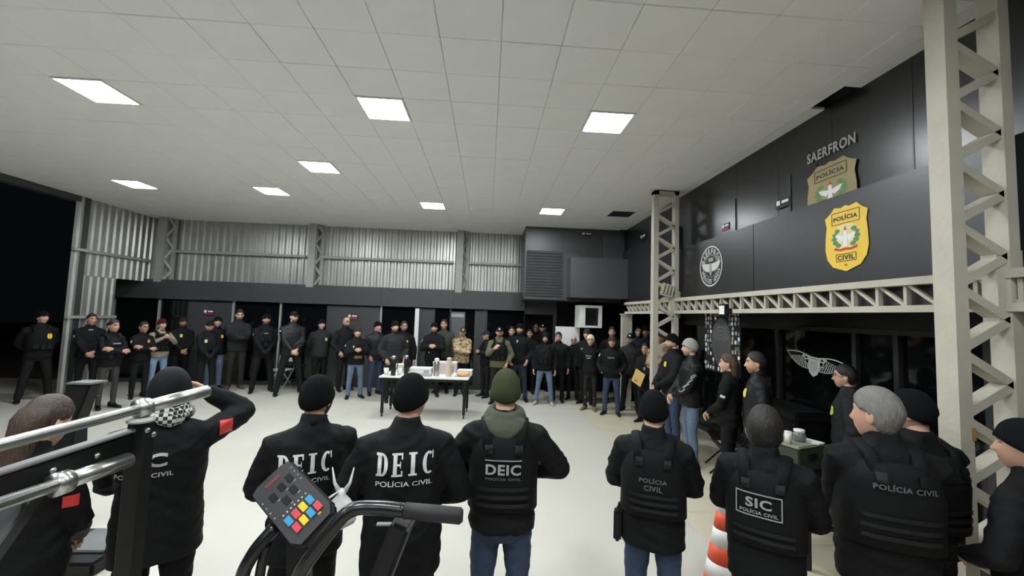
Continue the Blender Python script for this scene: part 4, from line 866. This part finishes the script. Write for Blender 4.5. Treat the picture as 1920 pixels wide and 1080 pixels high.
    if k.get('mask'):
        th = np.radians(np.linspace(-100, 100, 20)); V = []; 
        for z in (-.02, -.05, -.085, -.115):
            c = math.sqrt(max(.05, 1-(z/.128)**2)); V += [(.081*c*math.sin(a), -.102*c*math.cos(a)-.012*math.exp(-(a/.25)**2)*(z > -.06), z) for a in th]
        V = deform(np.array(V)); F = [(r*20+i, r*20+i+1, r*20+21+i, r*20+20+i) for r in range(3) for i in range(19)]; MB().add(HT(V), F).build('face_mask', cloth(BLK), root, True)
        MB().tube([HT([(0, .01, -.08)])[0], (0, .012*s, 1.47*s)], [.068*hs, .078*s], 18).build('neck_gaiter', cloth(BLK), root, True)
    if k.get('neckwarm'): MB().tube([HT([(0, .01, -.075)])[0], (0, .014*s, 1.52*s), (0, .012*s, 1.47*s)], [.064*hs, .072*s, .085*s], 18).build('neck_gaiter', cloth(k['neckwarm']), root, True)
    if long_:
        hm = hair_mat(hc); rg = []; L = long_
        for t in np.linspace(0, 1, 9):
            z = .112-(L+.05)*t; u_ = min(1, t*4); wd = (.035+.045*math.sin(u_*PI/2))*(1-.25*t)+.006*math.sin(t*9); dp = (.03+.045*math.sin(u_*PI/2))*(1-.45*t); cy = .022+.04*math.sin(u_*PI/2)*.8+.02*t; rg.append([(wd*math.cos(a), cy+dp*math.sin(a)*(1 if math.sin(a) > 0 else .55), z) for a in np.linspace(0, 2*PI, 16, endpoint=False)])
        r = MB().loft([HT(x) for x in rg]).build('long_hair', hm, root, True)
    if k.get('bun'):
        MB().ell(HT([(0, .12, .02)])[0], (.035, .035, .035)).build('hair_bun', hair_mat(hc), root, True)
    if k.get('glasses'):
        g = MB()
        for sx in (-1, 1):
            g.tube([HT([(sx*.033+.022*math.cos(a), -.103, .010+.016*math.sin(a))])[0] for a in np.linspace(0, 2*PI, 13)], .0022*(1 if near else 1.8), 6); g.tube(HT([(sx*.055, -.100, .014), (sx*.076, -.06, .014), (sx*.08, .012, .008)]), .002*(1 if near else 1.5), 6)
        g.tube(HT([(-.011, -.106, .012), (.011, -.106, .012)]), .002, 6); g.build('glasses', m_blackp, root)
    if k.get('scarf'):
        sc = MB(); pts = [(.085*math.sin(a)*s*(1+.1*math.sin(4*a)), .014*s-.085*math.cos(a)*s, (1.515+.015*math.sin(3*a))*s) for a in np.linspace(0, 2*PI, 17)]; sc.tube(pts, [.038*s*(1+.2*math.sin(5*i)) for i in range(17)], 10); sc.tube([(p[0]*.9, p[1]*.9, p[2]+.035*s) for p in pts], .03*s, 10); sc.build('scarf', keffiyeh() if k['scarf'] == 'kef' else cloth(k['scarf']), root, True)
    if k.get('hoodcol'):
        hd_ = MB(); hm = cloth(k['hoodcol']); 
        for i, (R_, z, t_) in enumerate(((.088, 1.515, .034), (.100, 1.488, .036))): hd_.tube([(R_*math.sin(a)*s, .018*s-R_*.85*math.cos(a)*s, (z+.012*math.cos(a))*s) for a in np.linspace(0, 2*PI, 21)], t_*s, 12)
        rg = []
        for t in np.linspace(0, 1, 8): w_ = .125*(1-t**1.4)+.008; rg.append([(w_*math.cos(a)*s, (.098+.045*math.sin(PI*min(1, t*1.1))*.6+.028*math.sin(a)+.02*t)*s, (1.50-.155*t)*s) for a in np.linspace(0, 2*PI, 14, endpoint=False)])
        hd_.loft(rg); ob = remesh_obj(hd_, .009, 'hood'); k['hood_ob'] = ob; k['hood_m'] = hm
    vb = bv
    if k.get('vest'):
        fat = k.get('fat', 1.0); lo = k.get('loose', 1.0); vm = cloth(k.get('vestc', BLK), 'shell' if False else 'cloth'); ve = MB(); fw = (1+(fat-1)*.75)*lo
        ve.loft([superring(z*s, hw*fw*s, hd*(1+(fat-1)*.8)*lo*s, cy*s, 36, 2.8) for z, hw, hd, cy in ((.985, .170, .120, 0), (.99, .188, .148, 0), (1.10, .186, .152, 0), (1.24, .188, .160, 0), (1.33, .165, .158, .004), (1.40, .125, .135, .01), (1.41, .10, .12, .01))])
        for sx in (-1, 1): ve.tube([Vector((sx*.085, -.135*lo, 1.33))*s, Vector((sx*.10, -.105*lo, 1.43))*s, Vector((sx*.112, .01, 1.475))*s*1.004, Vector((sx*.10, .115*lo, 1.44))*s, Vector((sx*.085, .155*lo, 1.34))*s], [.034*s]*5, 10, flat=.45, side=(1, 0, 0))
        vo = ve.build('vest', vm, root, True); vb = BVHTree.FromPolygons([v.co for v in vo.data.vertices], [p.vertices for p in vo.data.polygons]); k['vo'] = vo
        if abs(k['rel']) < 100:
            for px_, pz in k.get('pouches', ((-.09, 1.06), (.0, 1.05), (.09, 1.06), (.08, 1.2))):
                pr = proj(vb, Vector((px_*s, 0, pz*s)), (0, 1, 0), [(0, 0)], 0)[0]; pm_ = bevel(MB().box((0, 0, 0), (.072*s, .05*s, .105*s)).mesh('pouch', cloth(BLK2)), .008, 1); o = link('pouch', pm_, vo); o.location = pr-Vector((0, .012, 0))
        else:
            for i, z in enumerate(k.get('web', (1.03, 1.075, 1.12, 1.30))):
                V, F = grid_rect(.27*s*fw, .022*s, 10, 1); decal('webbing', vb, (0, 0, z*s), (0, -1, 0), V, F, cloth(BLK2, 'shell'), vo, .006, th=.004)
            for sx in (-1, 1):
                V, F = grid_rect(.045*s, .05*s, 2, 2); decal('buckle', vb, (sx*.085*s, 0, 1.345*s), (0, -1, 0), V, F, m_bmetal, vo, .014, th=.01)
    else: vo = jo
    for e in k.get('ex', ()):
        t = e[0]; pa = k['vo'] if k.get('vest') and len(e) > 4 and e[4] == 'v' else jo; bb = vb if k.get('vest') else bv; pa = k['vo'] if k.get('vest') else jo
        if t == 'shield':
            V = [(x*.9, y) for x, y in shield_poly(.052*s*e[3], .07*s*e[3])]; decal('badge', bb, (e[1]*s, 0, e[2]*s), (0, 1, 0), V, [tuple(range(len(V)))], e[5] if len(e) > 5 else m_gold, pa, .012, th=.004)
        elif t == 'rect': V, F = grid_rect(e[3][0]*s, e[3][1]*s); decal('patch', bb, (e[1]*s, 0, e[2]*s), e[5] if len(e) > 5 else (0, 1, 0), V, F, e[4], pa, .010, th=.003)
        elif t == 'arm':   # patch on a sleeve: side, height fraction along the upper arm, size, material
            S, E, Wp, hd = k['joints'][e[1]]; c = S.lerp(E, e[2]); V, F = grid_rect(e[3][0]*s, e[3][1]*s); d = Vector(e[5] if len(e) > 5 else (-e[1], .6, 0)); decal('patch', bv, c, d, V, F, e[4], jo, .006, th=.003, rot=e[6] if len(e) > 6 else 0)
        elif t == 'text':  # string, x, z, height, width, mat, dir
            V, F = text2d(e[1], e[4]*s, width=e[5]*s); decal('lettering', bb, (e[2]*s, 0, e[3]*s), e[7] if len(e) > 7 else (0, 1, 0), V, F, e[6], pa, .011 if k.get('vest') else .007)
        elif t == 'sleevetext':
            S, E, Wp, hd = k['joints'][e[1]]; a, b = (S.lerp(E, .35), E.lerp(Wp, .6)) if len(e) < 6 else e[5](S, E, Wp); d = Vector(e[2]); n = 4
            for i, chh in enumerate('DEIC'):
                c = a.lerp(b, (i+.5)/n); V = []; F = []
                for pl_ in slab_letter(chh): o_ = len(V); V += [((x-.31)*e[3]*s, (y-.5)*e[3]*1.3*s) for x, y in pl_]; F.append(tuple(range(o_, len(V))))
                decal('lettering', bv, c, d, V, F, m_greyp, jo, .006, rot=e[4])
        elif t == 'backdeic':
            wtot = e[1]; z = e[2]
            for i, chh in enumerate('DEIC'):
                V = []; F = []; cx = (-.375+.25*i)*wtot*s
                for pl_ in slab_letter(chh): o_ = len(V); V += [(cx+(x-.31)*.088*s, (y-.5)*.112*s) for x, y in pl_]; F.append(tuple(range(o_, len(V))))
                decal('lettering', bv, (e[3]*s if len(e) > 3 else 0, 0, z*s), (0, -1, 0), V, F, m_whitep, jo, .007)
            V, F = text2d('POLÍCIA CIVIL', .031*s, .008, 1.0, width=wtot*.92*s); decal('lettering', bv, (e[3]*s if len(e) > 3 else 0, 0, (z-.092)*s), (0, -1, 0), V, F, m_whitep, jo, .007)
    if k.get('belt'):
        rg = [superring(z*s, .176*s*(1+(k.get('fat', 1)-1)*.7), .127*s, 0, 28) for z in (.985, .99, 1.025, 1.03)]; MB().loft(rg).build('belt', cloth(k['belt']), root, True)
    if k.get('holster'):
        sx = k['holster']; link('holster', bevel(MB().box((sx*.225*s, .03*s, .86*s), (.05*s, .10*s, .20*s)).mesh('holster', m_bmetal), .012), root); link('holster_strap', bevel(MB().box((sx*.21*s, .03*s, .97*s), (.03*s, .06*s, .06*s)).mesh('holster_strap', m_bmetal), .006), root)

FAR = dict()
person('officer in black beanie and pouch vest standing apart at the far left', 80, 582, 14, foot=(62, 752), hat=('beanie', BLK), vest=True, arms='back', stance=.2, skin=SK1, turn=18, ex=[('shield', .09, 1.27, 1.5, '')], pouches=((-.09, 1.08), (.02, 1.06), (.1, 1.07)))
person('dark-haired officer in plain black jacket, second from the far left', 172, 588, 8, Y=9.0, skin=SK2, arms='clasp', ex=[('rect', .0, 1.42, (.07, .014), m_whitep), ('arm', -1, .35, (.04, .05), m_greyp)], turn=15)
person('slim officer in black vest and dark grey trousers standing forward on the left', 213, 599, 22, foot=(208, 766), fem=1, vest=True, arms='cross', legs=(.045, .042, .040), legw=.85, skin=SK2, turn=15, bun=1, neckwarm=BLK, ex=[('rect', .02, 1.29, (.12, .022), m_greyp)], pouches=((-.06, 1.05), (.07, 1.07)))
person('officer with crossed arms, white arm patch and orange badge on the left', 270, 603, 18, foot=(268, 746), fem=1, arms='cross', skin=SK2, turn=10, glasses=1, ex=[('shield', .08, 1.31, 1.1, '', mat('orange_badge', (.6, .3, .1), .5)), ('arm', -1, .3, (.03, .06), m_whitep)])
person('person in maroon beanie, beige sleeves and light blue jeans', 304, 597, 20, Y=9.6, fem=1, hat=('beanie', (.06, .012, .016)), top=(.30, .26, .19), vest=True, arms='phone', legs=LDENIM, legw=.95, skin=SK1, turn=12, neckwarm=(.03, .01, .012), curl=1.1)
person('bearded officer in dark brown beanie with gold badge behind the maroon beanie', 344, 594, 15, Y=10.2, hat=('beanie', (.03, .02, .015)), beard=(.03, .02, .015), skin=SK3, arms='clasp', ex=[('shield', -.05, 1.30, 1.2, '')])
person('bearded officer in vest with gloved hands clasped and pale badge', 394, 601, 12, foot=(390, 738), hat=('cap', BLK), vest=True, beard=(.05, .03, .02), skin=SK1, arms='clasp', gloves='LR', ex=[('shield', -.085, 1.28, 1.2, '', mat('pale_badge', (.6, .56, .3), .5))], stance=.14, pouches=((-.09, 1.08), (.09, 1.07)))
person('officer in jeans peeking out behind the bearded man with gloves', 409, 593, 6, Y=10.1, hat=('beanie', BLK), legs=DENIM, skin=SK1, arms='side', ex=[('shield', .1, 1.28, 1.2, '')])
person('tall bearded man in charcoal hoodie with crossed arms and brown boots', 450, 580, 6, foot=(452, 729), top=CHAR, beard=HB, arms='cross', gloves='LR', legs=(.028, .026, .024), shoes=(.10, .08, .05), skin=SK1, quiff=2, hoodfold=1, nod=8)
person('bearded officer in beanie and vest before the middle glass', 500, 588, 8, foot=(500, 735), hat=('beanie', BLK), vest=True, beard=(.04, .025, .02), skin=SK2, arms='clasp', gloves='LR', stance=.19, ex=[('rect', .0, 1.33, (.08, .015), m_greyp), ('arm', -1, .3, (.05, .05), m_dgreyp), ('arm', 1, .3, (.05, .05), m_dgreyp)], pouches=((-.07, 1.2), (.07, 1.22), (0, 1.08)))
person('tall officer in black cap with pale hands clasped, feet wide apart', 551, 583, 14, foot=(545, 739), hat=('cap', BLK), topk='shell', top=BLK2, arms='clasp', beard=(.06, .04, .03), skin=SK1, stance=.24, ex=[('arm', -1, .15, (.05, .02), m_whitep)], turn=20)
person('officer in zipped charcoal jacket with pale badge and dark beanie', 604, 598, 10, Y=10.2, hat=('beanie', BLK), top=CHAR, arms='back', skin=SK1, ex=[('shield', .10, 1.27, 1.2, '', mat('pale_badge', (.6, .56, .3), .5)), ('rect', 0, 1.15, (.008, .5), m_blackp)], legs=BLK)
person('bald bearded man with glasses in dark jacket', 650, 594, 32, Y=10.25, bald=1, glasses=1, beard=(.05, .03, .02), top=BLK2, skin=SK1, arms='pocket', hem=.78, neckwarm=BLK)
person('short man in grey beanie with tan belt pouch and jeans', 671, 612, 8, foot=(672, 746), hat=('beanie', DGREY), legs=DENIM, skin=SK1, arms='chest', stance=.15, ex=[('arm', -1, .3, (.03, .04), m_whitep), ('rect', -.09, 1.28, (.025, .05), m_whitep), ('rect', .03, 1.02, (.19, .065), mat('tan_canvas', (.22, .14, .07), .8))])
person('pink-faced man in jeans just left of the white table', 708, 602, 22, Y=9.85, hat=('beanie', BLK), legs=DENIM2, top=BLK2, topk='shell', skin=(.6, .3, .24), arms='pocket', turn=10)
person('man in black beanie and long open jacket at the left end of the table', 741, 601, 20, foot=(728, 752), hat=('beanie', BLK), top=CHAR, arms='pocket', skin=SK1, hem=.76, beard=(.12, .07, .05), neckwarm=BLK)
person('bearded man in glasses with gold badge behind the table', 758, 602, 10, Y=9.75, glasses=1, beard=HBR, skin=SK1, arms='side', ex=[('shield', .06, 1.28, 1.2, '')])
person('bearded man in black beanie with hands joined at the chest behind the table', 815, 604, -6, foot=(812, 742), hat=('beanie', BLK), beard=(.06, .045, .04), skin=SK1, arms='chest', ex=[('arm', -1, .25, (.025, .07), m_whitep), ('rect', -.09, 1.05, (.02, .04), m_whitep)])
person('big short-haired man in grey-green jacket behind the chest-handed man', 833, 599, -12, Y=10.3, top=(.05, .052, .042), skin=(.5, .3, .22), arms='side', hair=HBR, ex=[('arm', 1, .3, (.03, .06), m_greyp)], fat=1.1)
person('man in brown camouflage jacket and olive cap with crossed arms', 868, 612, 4, foot=(868, 741), hat=('cap', (.06, .055, .03), m_whitep), top='camo', arms='cross', skin=SK1, beard=(.28, .2, .15), nod=8, legs=BLK)
person('woman in black seen in profile beside the camouflage jacket', 913, 619, -60, foot=(905, 744), fem=1, skin=SK2, arms='chest', top=BLK, hat=('cap', (.012, .02, .018)), ex=[('rect', -.05, 1.2, (.05, .03), m_greyp)])
person('man in olive hoodie, black cap and black chest rig', 937, 612, -2, foot=(930, 756), hat=('cap', BLK, m_whitep), top=OLIVE, vest=True, arms=('vest_grip', 'pocket'), beard=HBR, skin=SK1, hoodfold=1, belt=TAN, legs=(.02, .019, .017), ex=[('rect', 0, 1.34, (.04, .02), m_whitep)])
person('pale face half hidden behind the man in navy jeans', 960, 612, 0, Y=10.2, skin=SK1, arms='side', top=BLK)
person('broad bearded man in black beanie and navy jeans', 975, 606, -4, foot=(978, 751), hat=('beanie', BLK), beard=HB, legs=NAVY, skin=SK1, arms='pocket', mask=0, fat=1.08, neckwarm=BLK, ex=[('shield', -.04, 1.36, .8, '', m_greyp)], stance=.17)
person('dark-haired man standing behind the broad man in navy jeans', 994, 617, -12, Y=10.45, skin=SK2, arms='side')
person('bald man at the back under the dark corner wall', 1005, 607, -4, Y=11.3, bald=1, skin=(.56, .34, .26), arms='side')
person('man in white-marked cap at the back under the dark corner wall', 1018, 606, 0, Y=10.85, hat=('cap', BLK, m_whitep), skin=(.56, .32, .25), arms='side', beard=HBR)
person('man in black balaclava hood with pale jeans and tan boots', 1023, 622, -4, foot=(1020, 758), hat=('hood', BLK), legs=DENIM, shoes=(.36, .30, .24), skin=SK1, arms='side', vest=True, stance=.19, beard=(.04, .03, .02), ex=[('shield', .07, 1.2, 1.0, '', m_greyp)], pouches=((-.07, 1.08), (.03, 1.06), (.06, 1.2)))
person('short-haired stocky man in black jacket right of the tan boots', 1048, 622, -10, foot=(1052, 753), skin=(.55, .3, .22), arms='side', fat=1.12, beard=(.2, .11, .08), legs=BLK, nod=6)
person('grey-bearded man with glasses at the back by the whiteboard', 1076, 629, -6, Y=9.75, skin=(.5, .33, .26), bald=1, beard=(.3, .28, .26), glasses=1, arms='side')
person('big man in dark grey beanie behind the cream beanie', 1101, 616, -14, Y=9.35, hat=('beanie', DGREY), skin=SK1, arms='side', fat=1.15, gloves='LR', ex=[('shield', -.08, 1.28, 1.0, '', m_greyp)])
person('woman in cream beanie, black POLICIA jacket and ripped black jeans', 1108, 627, -10, foot=(1106, 768), hat=('beanie', (.62, .56, .44)), fem=1, skin=SK1, arms='back', top=BLK, legs=(.02, .02, .02), legw=.85, shoes=(.13, .09, .07), long=.22, hair=HBR, ex=[('text', 'POLICIA', -.02, 1.27, .035, .14, m_greyp), ('rect', -.02, 1.22, (.09, .018), m_greyp)])
person('dark-haired man standing behind the brown-grey beanie', 1148, 613, -8, Y=9.5, skin=(.5, .3, .24), arms='side', quiff=1.6)
person('man in brown-grey beanie, black hoodie lettered POLICIA and blue jeans', 1148, 629, -6, foot=(1142, 777), hat=('beanie', (.055, .045, .042)), legs=DENIM2, skin=SK2, arms='pocket', nohand='LR', hoodfold=1, ex=[('text', 'POLICIA', 0, 1.28, .03, .15, m_greyp), ('arm', -1, .2, (.04, .07), m_whitep)], stance=.15)
person('bearded man in white-crested cap and charcoal padded jacket', 1183, 624, -12, Y=8.65, hat=('cap', BLK, m_white), top=CHAR, skin=(.42, .3, .24), beard=HB, arms='side', loose=1.06, neckwarm=(.09, .09, .09), stance=.17)
person('pale man in the far doorway behind the cream column, left one', 1197, 612, 10, Y=9.85, skin=(.6, .42, .33), arms='side', top=NAVY)
person('man in the far doorway right behind the cream column post', 1212, 611, -10, Y=9.3, hat=('beanie', BLK), skin=SK2, arms='side', top=NAVY)
person('dark-haired woman in black coat holding the yellow envelope', 1211, 643, -22, Y=7.75, fem=1, skin=SK2, arms=('envelope', 'envelope'), long=.2, hem=.7, top=BLK, ex=[('shield', .03, 1.2, 1.0, '', m_greyp)])
person('man in olive camouflage behind the far column braces', 1240, 620, -20, Y=7.3, hat=('beanie', (.03, .03, .025)), top='camo', skin=SK3, arms='cross')
person('bearded man in black beanie with gold badge next to the grey beanie', 1262, 625, -62, Y=6.25, hat=('beanie', BLK), beard=HBR, skin=SK1, arms='clasp', gloves='L', legs=DENIM2, ex=[('shield', .04, 1.29, 1.2, '')], top=BLK2, shoes=(.04, .025, .015))
person('man in light grey beanie and black jacket with sleeve lettering and jeans', 1296, 634, -72, foot=(1310, 873), hat=('beanie', (.34, .35, .33)), skin=SK1, arms='clasp', legs=DENIM, shoes=(.34, .25, .16), topk='shell', fat=1.06, turn=-12, ex=[('sleevetext', 1, (-.95, .1, -.2), .06, 2.25)], stance=.12, beard=(.3, .2, .15), loose=1.05)
person('woman with long brown hair and white sleeve patch, hands clasped', 1368, 663, -100, Y=4.75, fem=1, hair=(.07, .04, .02), long=.42, skin=SK1, arms='clasp', legs=BLK, ex=[('arm', 1, .55, (.06, .03), m_whitep, (-1, .1, 0), -.3)])
person('dark-haired man in black jacket with yellow-green badge and grey glove', 1420, 660, -84, Y=4.25, skin=(.55, .33, .23), arms='side', gloves='LR', glovec=(.06, .06, .062), topk='shell', top=BLK2, legs=BLK, beard=(.26, .16, .11), ex=[('shield', .09, 1.30, 1.5, '', mat('lime_badge', (.62, .6, .12), .5))], neckwarm=BLK, fat=1.05)
person('dark-haired man with glasses and gold badge in profile by the glass', 1588, 684, -88, Y=3.85, glasses=1, skin=SK1, arms='side', top=CHAR, legs=BLK, ex=[('shield', .1, 1.26, 1.4, '', mat('lime_badge', (.62, .6, .12), .5))], turn=-6)
# the near ring, seen from behind
person('brown-haired woman in black jacket behind the barbell rack at the left edge', 70, 742, 140, Y=1.95, fem=1, hair=HBR, long=.34, skin=SK1, arms='clasp', nod=14, ex=[('arm', -1, .5, (.06, .06), m_red, (.6, -.8, 0))], turn=-10, legs=BLK)
person('hooded person in checked scarf with raised arm and red sleeve patch', 322, 690, 172, Y=2.3, headk=1.08, hat=('hood', BLK), scarf='kef', arms=('salute', 'chest'), skin=SK1, fat=1.12, loose=1.08, hem=.74, ex=[('arm', -1, .45, (.07, .08), m_red, (.15, -1, 0)), ('text', 'SIC', .06, 1.30, .075, .20, m_greyp, (0, -1, 0)), ('text', 'POLÍCIA CIVIL', .06, 1.225, .03, .26, m_greyp, (0, -1, 0))], legs=BLK)
person('man in black beanie and mask, DEIC jacket behind the console', 592, 703, -172, Y=2.3, hat=('beanie', BLK), mask=1, arms='folded', fat=1.10, loose=1.06, turn=-38, hem=.76, legs=BLK, ex=[('backdeic', .29, 1.30, .045), ('sleevetext', -1, (.55, -.83, 0), .045, -.1, lambda S, E, W_: (S.lerp(E, .45), E.lerp(S, -.25)))])
person('man in black beanie and DEIC jacket right of the handlebar', 768, 700, 180, Y=2.15, hat=('beanie', BLK), arms='belt', skin=SK1, fat=1.12, loose=1.08, turn=-30, hem=.74, legs=BLK, ex=[('backdeic', .31, 1.33)])
person('man in olive beanie and grey-green hood with DEIC vest and jeans', 950, 692, 180, Y=2.35, hat=('beanie', (.052, .060, .030)), hoodcol=(.075, .082, .06), arms='akimbo', vest=True, top=(.008, .008, .0085), skin=SK1, legs=DENIM2, fat=1.06, hem=.86, ex=[('text', 'DEIC', 0, 1.235, .06, .20, m_greyp, (0, -1, 0)), ('text', 'POLÍCIA CIVIL', 0, 1.185, .018, .20, m_dgreyp, (0, -1, 0)), ('rect', 0, 1.285, (.21, .005), m_greyp, (0, -1, 0))], web=(1.03, 1.075, 1.12))
person('man in black beanie and POLÍCIA CIVIL vest with jeans and hip holster', 1226, 731, 180, Y=2.4, hat=('beanie', BLK), arms='folded', vest=True, skin=SK1, legs=DENIM2, fat=1.10, loose=1.05, holster=1, hem=.78, ex=[('text', 'POLÍCIA', .0, 1.235, .036, .17, m_dgreyp, (0, -1, 0)), ('text', 'CIVIL', .0, 1.185, .036, .11, m_dgreyp, (0, -1, 0))], web=(1.04, 1.085, 1.13))
person('dark-haired man in vest with framed SIC patch', 1433, 762, 176, Y=2.1, headk=1.1, arms='folded', vest=True, skin=SK1, legs=BLK, fat=1.10, loose=1.05, quiff=.8, hem=.76, ex=[('text', 'SIC', .02, 1.245, .055, .13, m_greyp, (0, -1, 0)), ('text', 'POLÍCIA CIVIL', .02, 1.195, .024, .19, m_greyp, (0, -1, 0)), ('rect', .02, 1.295, (.23, .006), m_greyp, (0, -1, 0)), ('rect', .02, 1.17, (.23, .006), m_greyp, (0, -1, 0)), ('rect', -.093, 1.2325, (.006, .125), m_greyp, (0, -1, 0)), ('rect', .133, 1.2325, (.006, .125), m_greyp, (0, -1, 0))], web=(1.04, 1.085))
person('heavy grey-haired man in POLÍCIA CIVIL vest on the right', 1652, 729, -158, Y=1.98, headk=1.1, hair=HGR, skin=(.58, .34, .25), arms='clasp', vest=True, fat=1.18, turn=42, legs=BLK, hem=.76, ex=[('text', 'POLÍCIA CIVIL', -.01, 1.305, .034, .26, m_dgreyp, (0, -1, 0))], web=(1.05, 1.10, 1.15))
person('man in black beanie in profile behind the grey-haired man', 1716, 730, -135, Y=2.16, hat=('beanie', BLK), skin=SK1, arms='chest', fat=1.12, turn=28, legs=BLK, vest=True, loose=1.05)
person('person in black beanie cut off at the right edge', 1930, 786, -112, Y=1.75, hat=('beanie', BLK), skin=SK1, arms='belt', turn=18, legs=BLK, fat=1.0)

jobs = []
for k in PEOPLE:
    raw_meshes(k); jobs.append((k, remesh_obj(k['jk'], k['vox'], 'jacket'), remesh_obj(k['tr'], k['vox'], 'trousers')))
bpy.context.view_layer.update(); dg = bpy.context.evaluated_depsgraph_get(); baked = []
for k, a, b in jobs: baked.append((k, bpy.data.meshes.new_from_object(a.evaluated_get(dg)), bpy.data.meshes.new_from_object(b.evaluated_get(dg))))
for k, a, b in jobs:
    for o in (a, b): me = o.data; bpy.data.objects.remove(o); bpy.data.meshes.remove(me)
for k, a, b in baked: a.name = 'jacket'; b.name = 'trousers'; finish(k, a, b)
bpy.context.view_layer.update(); dg = bpy.context.evaluated_depsgraph_get()
for k in PEOPLE:
    if 'hood_ob' in k:
        me = bpy.data.meshes.new_from_object(k['hood_ob'].evaluated_get(dg)); old = k['hood_ob'].data; bpy.data.objects.remove(k['hood_ob']); bpy.data.meshes.remove(old)
        wrinkle(me, .006, 2.0); me.materials.clear(); me.materials.append(k['hood_m']); me.shade_smooth(); link('hood', me, k['root'])
# yellow envelope in the woman's hands
for k in PEOPLE:
    if 'envelope' in k['label']:
        wl_, wr_ = k['joints'][1][2], k['joints'][-1][2]; M_ = Matrix.Translation((k['X'], k['Y'], 0)) @ Matrix.Rotation(k['rz'], 4, 'Z'); c = M_ @ ((wl_+wr_)/2+Vector((0, -.07, .02)))
        en = empty('envelope', c, k['rz']); tag(en, 'yellow paper envelope held by the woman in the black coat', 'envelope'); en.rotation_euler = (.35, .5, k['rz'])
        my = mat('yellow_paper', (.72, .50, .16), .7, .06); MB().span((-.10, -.004, -.15), (.10, .004, .15)).build('pocket', my, en); MB().prism([(-.1, .15), (.1, .15), (.0, .07)], (0, -.0045, 0), (1, 0, 0), (0, 0, 1), .002).build('flap', my, en)
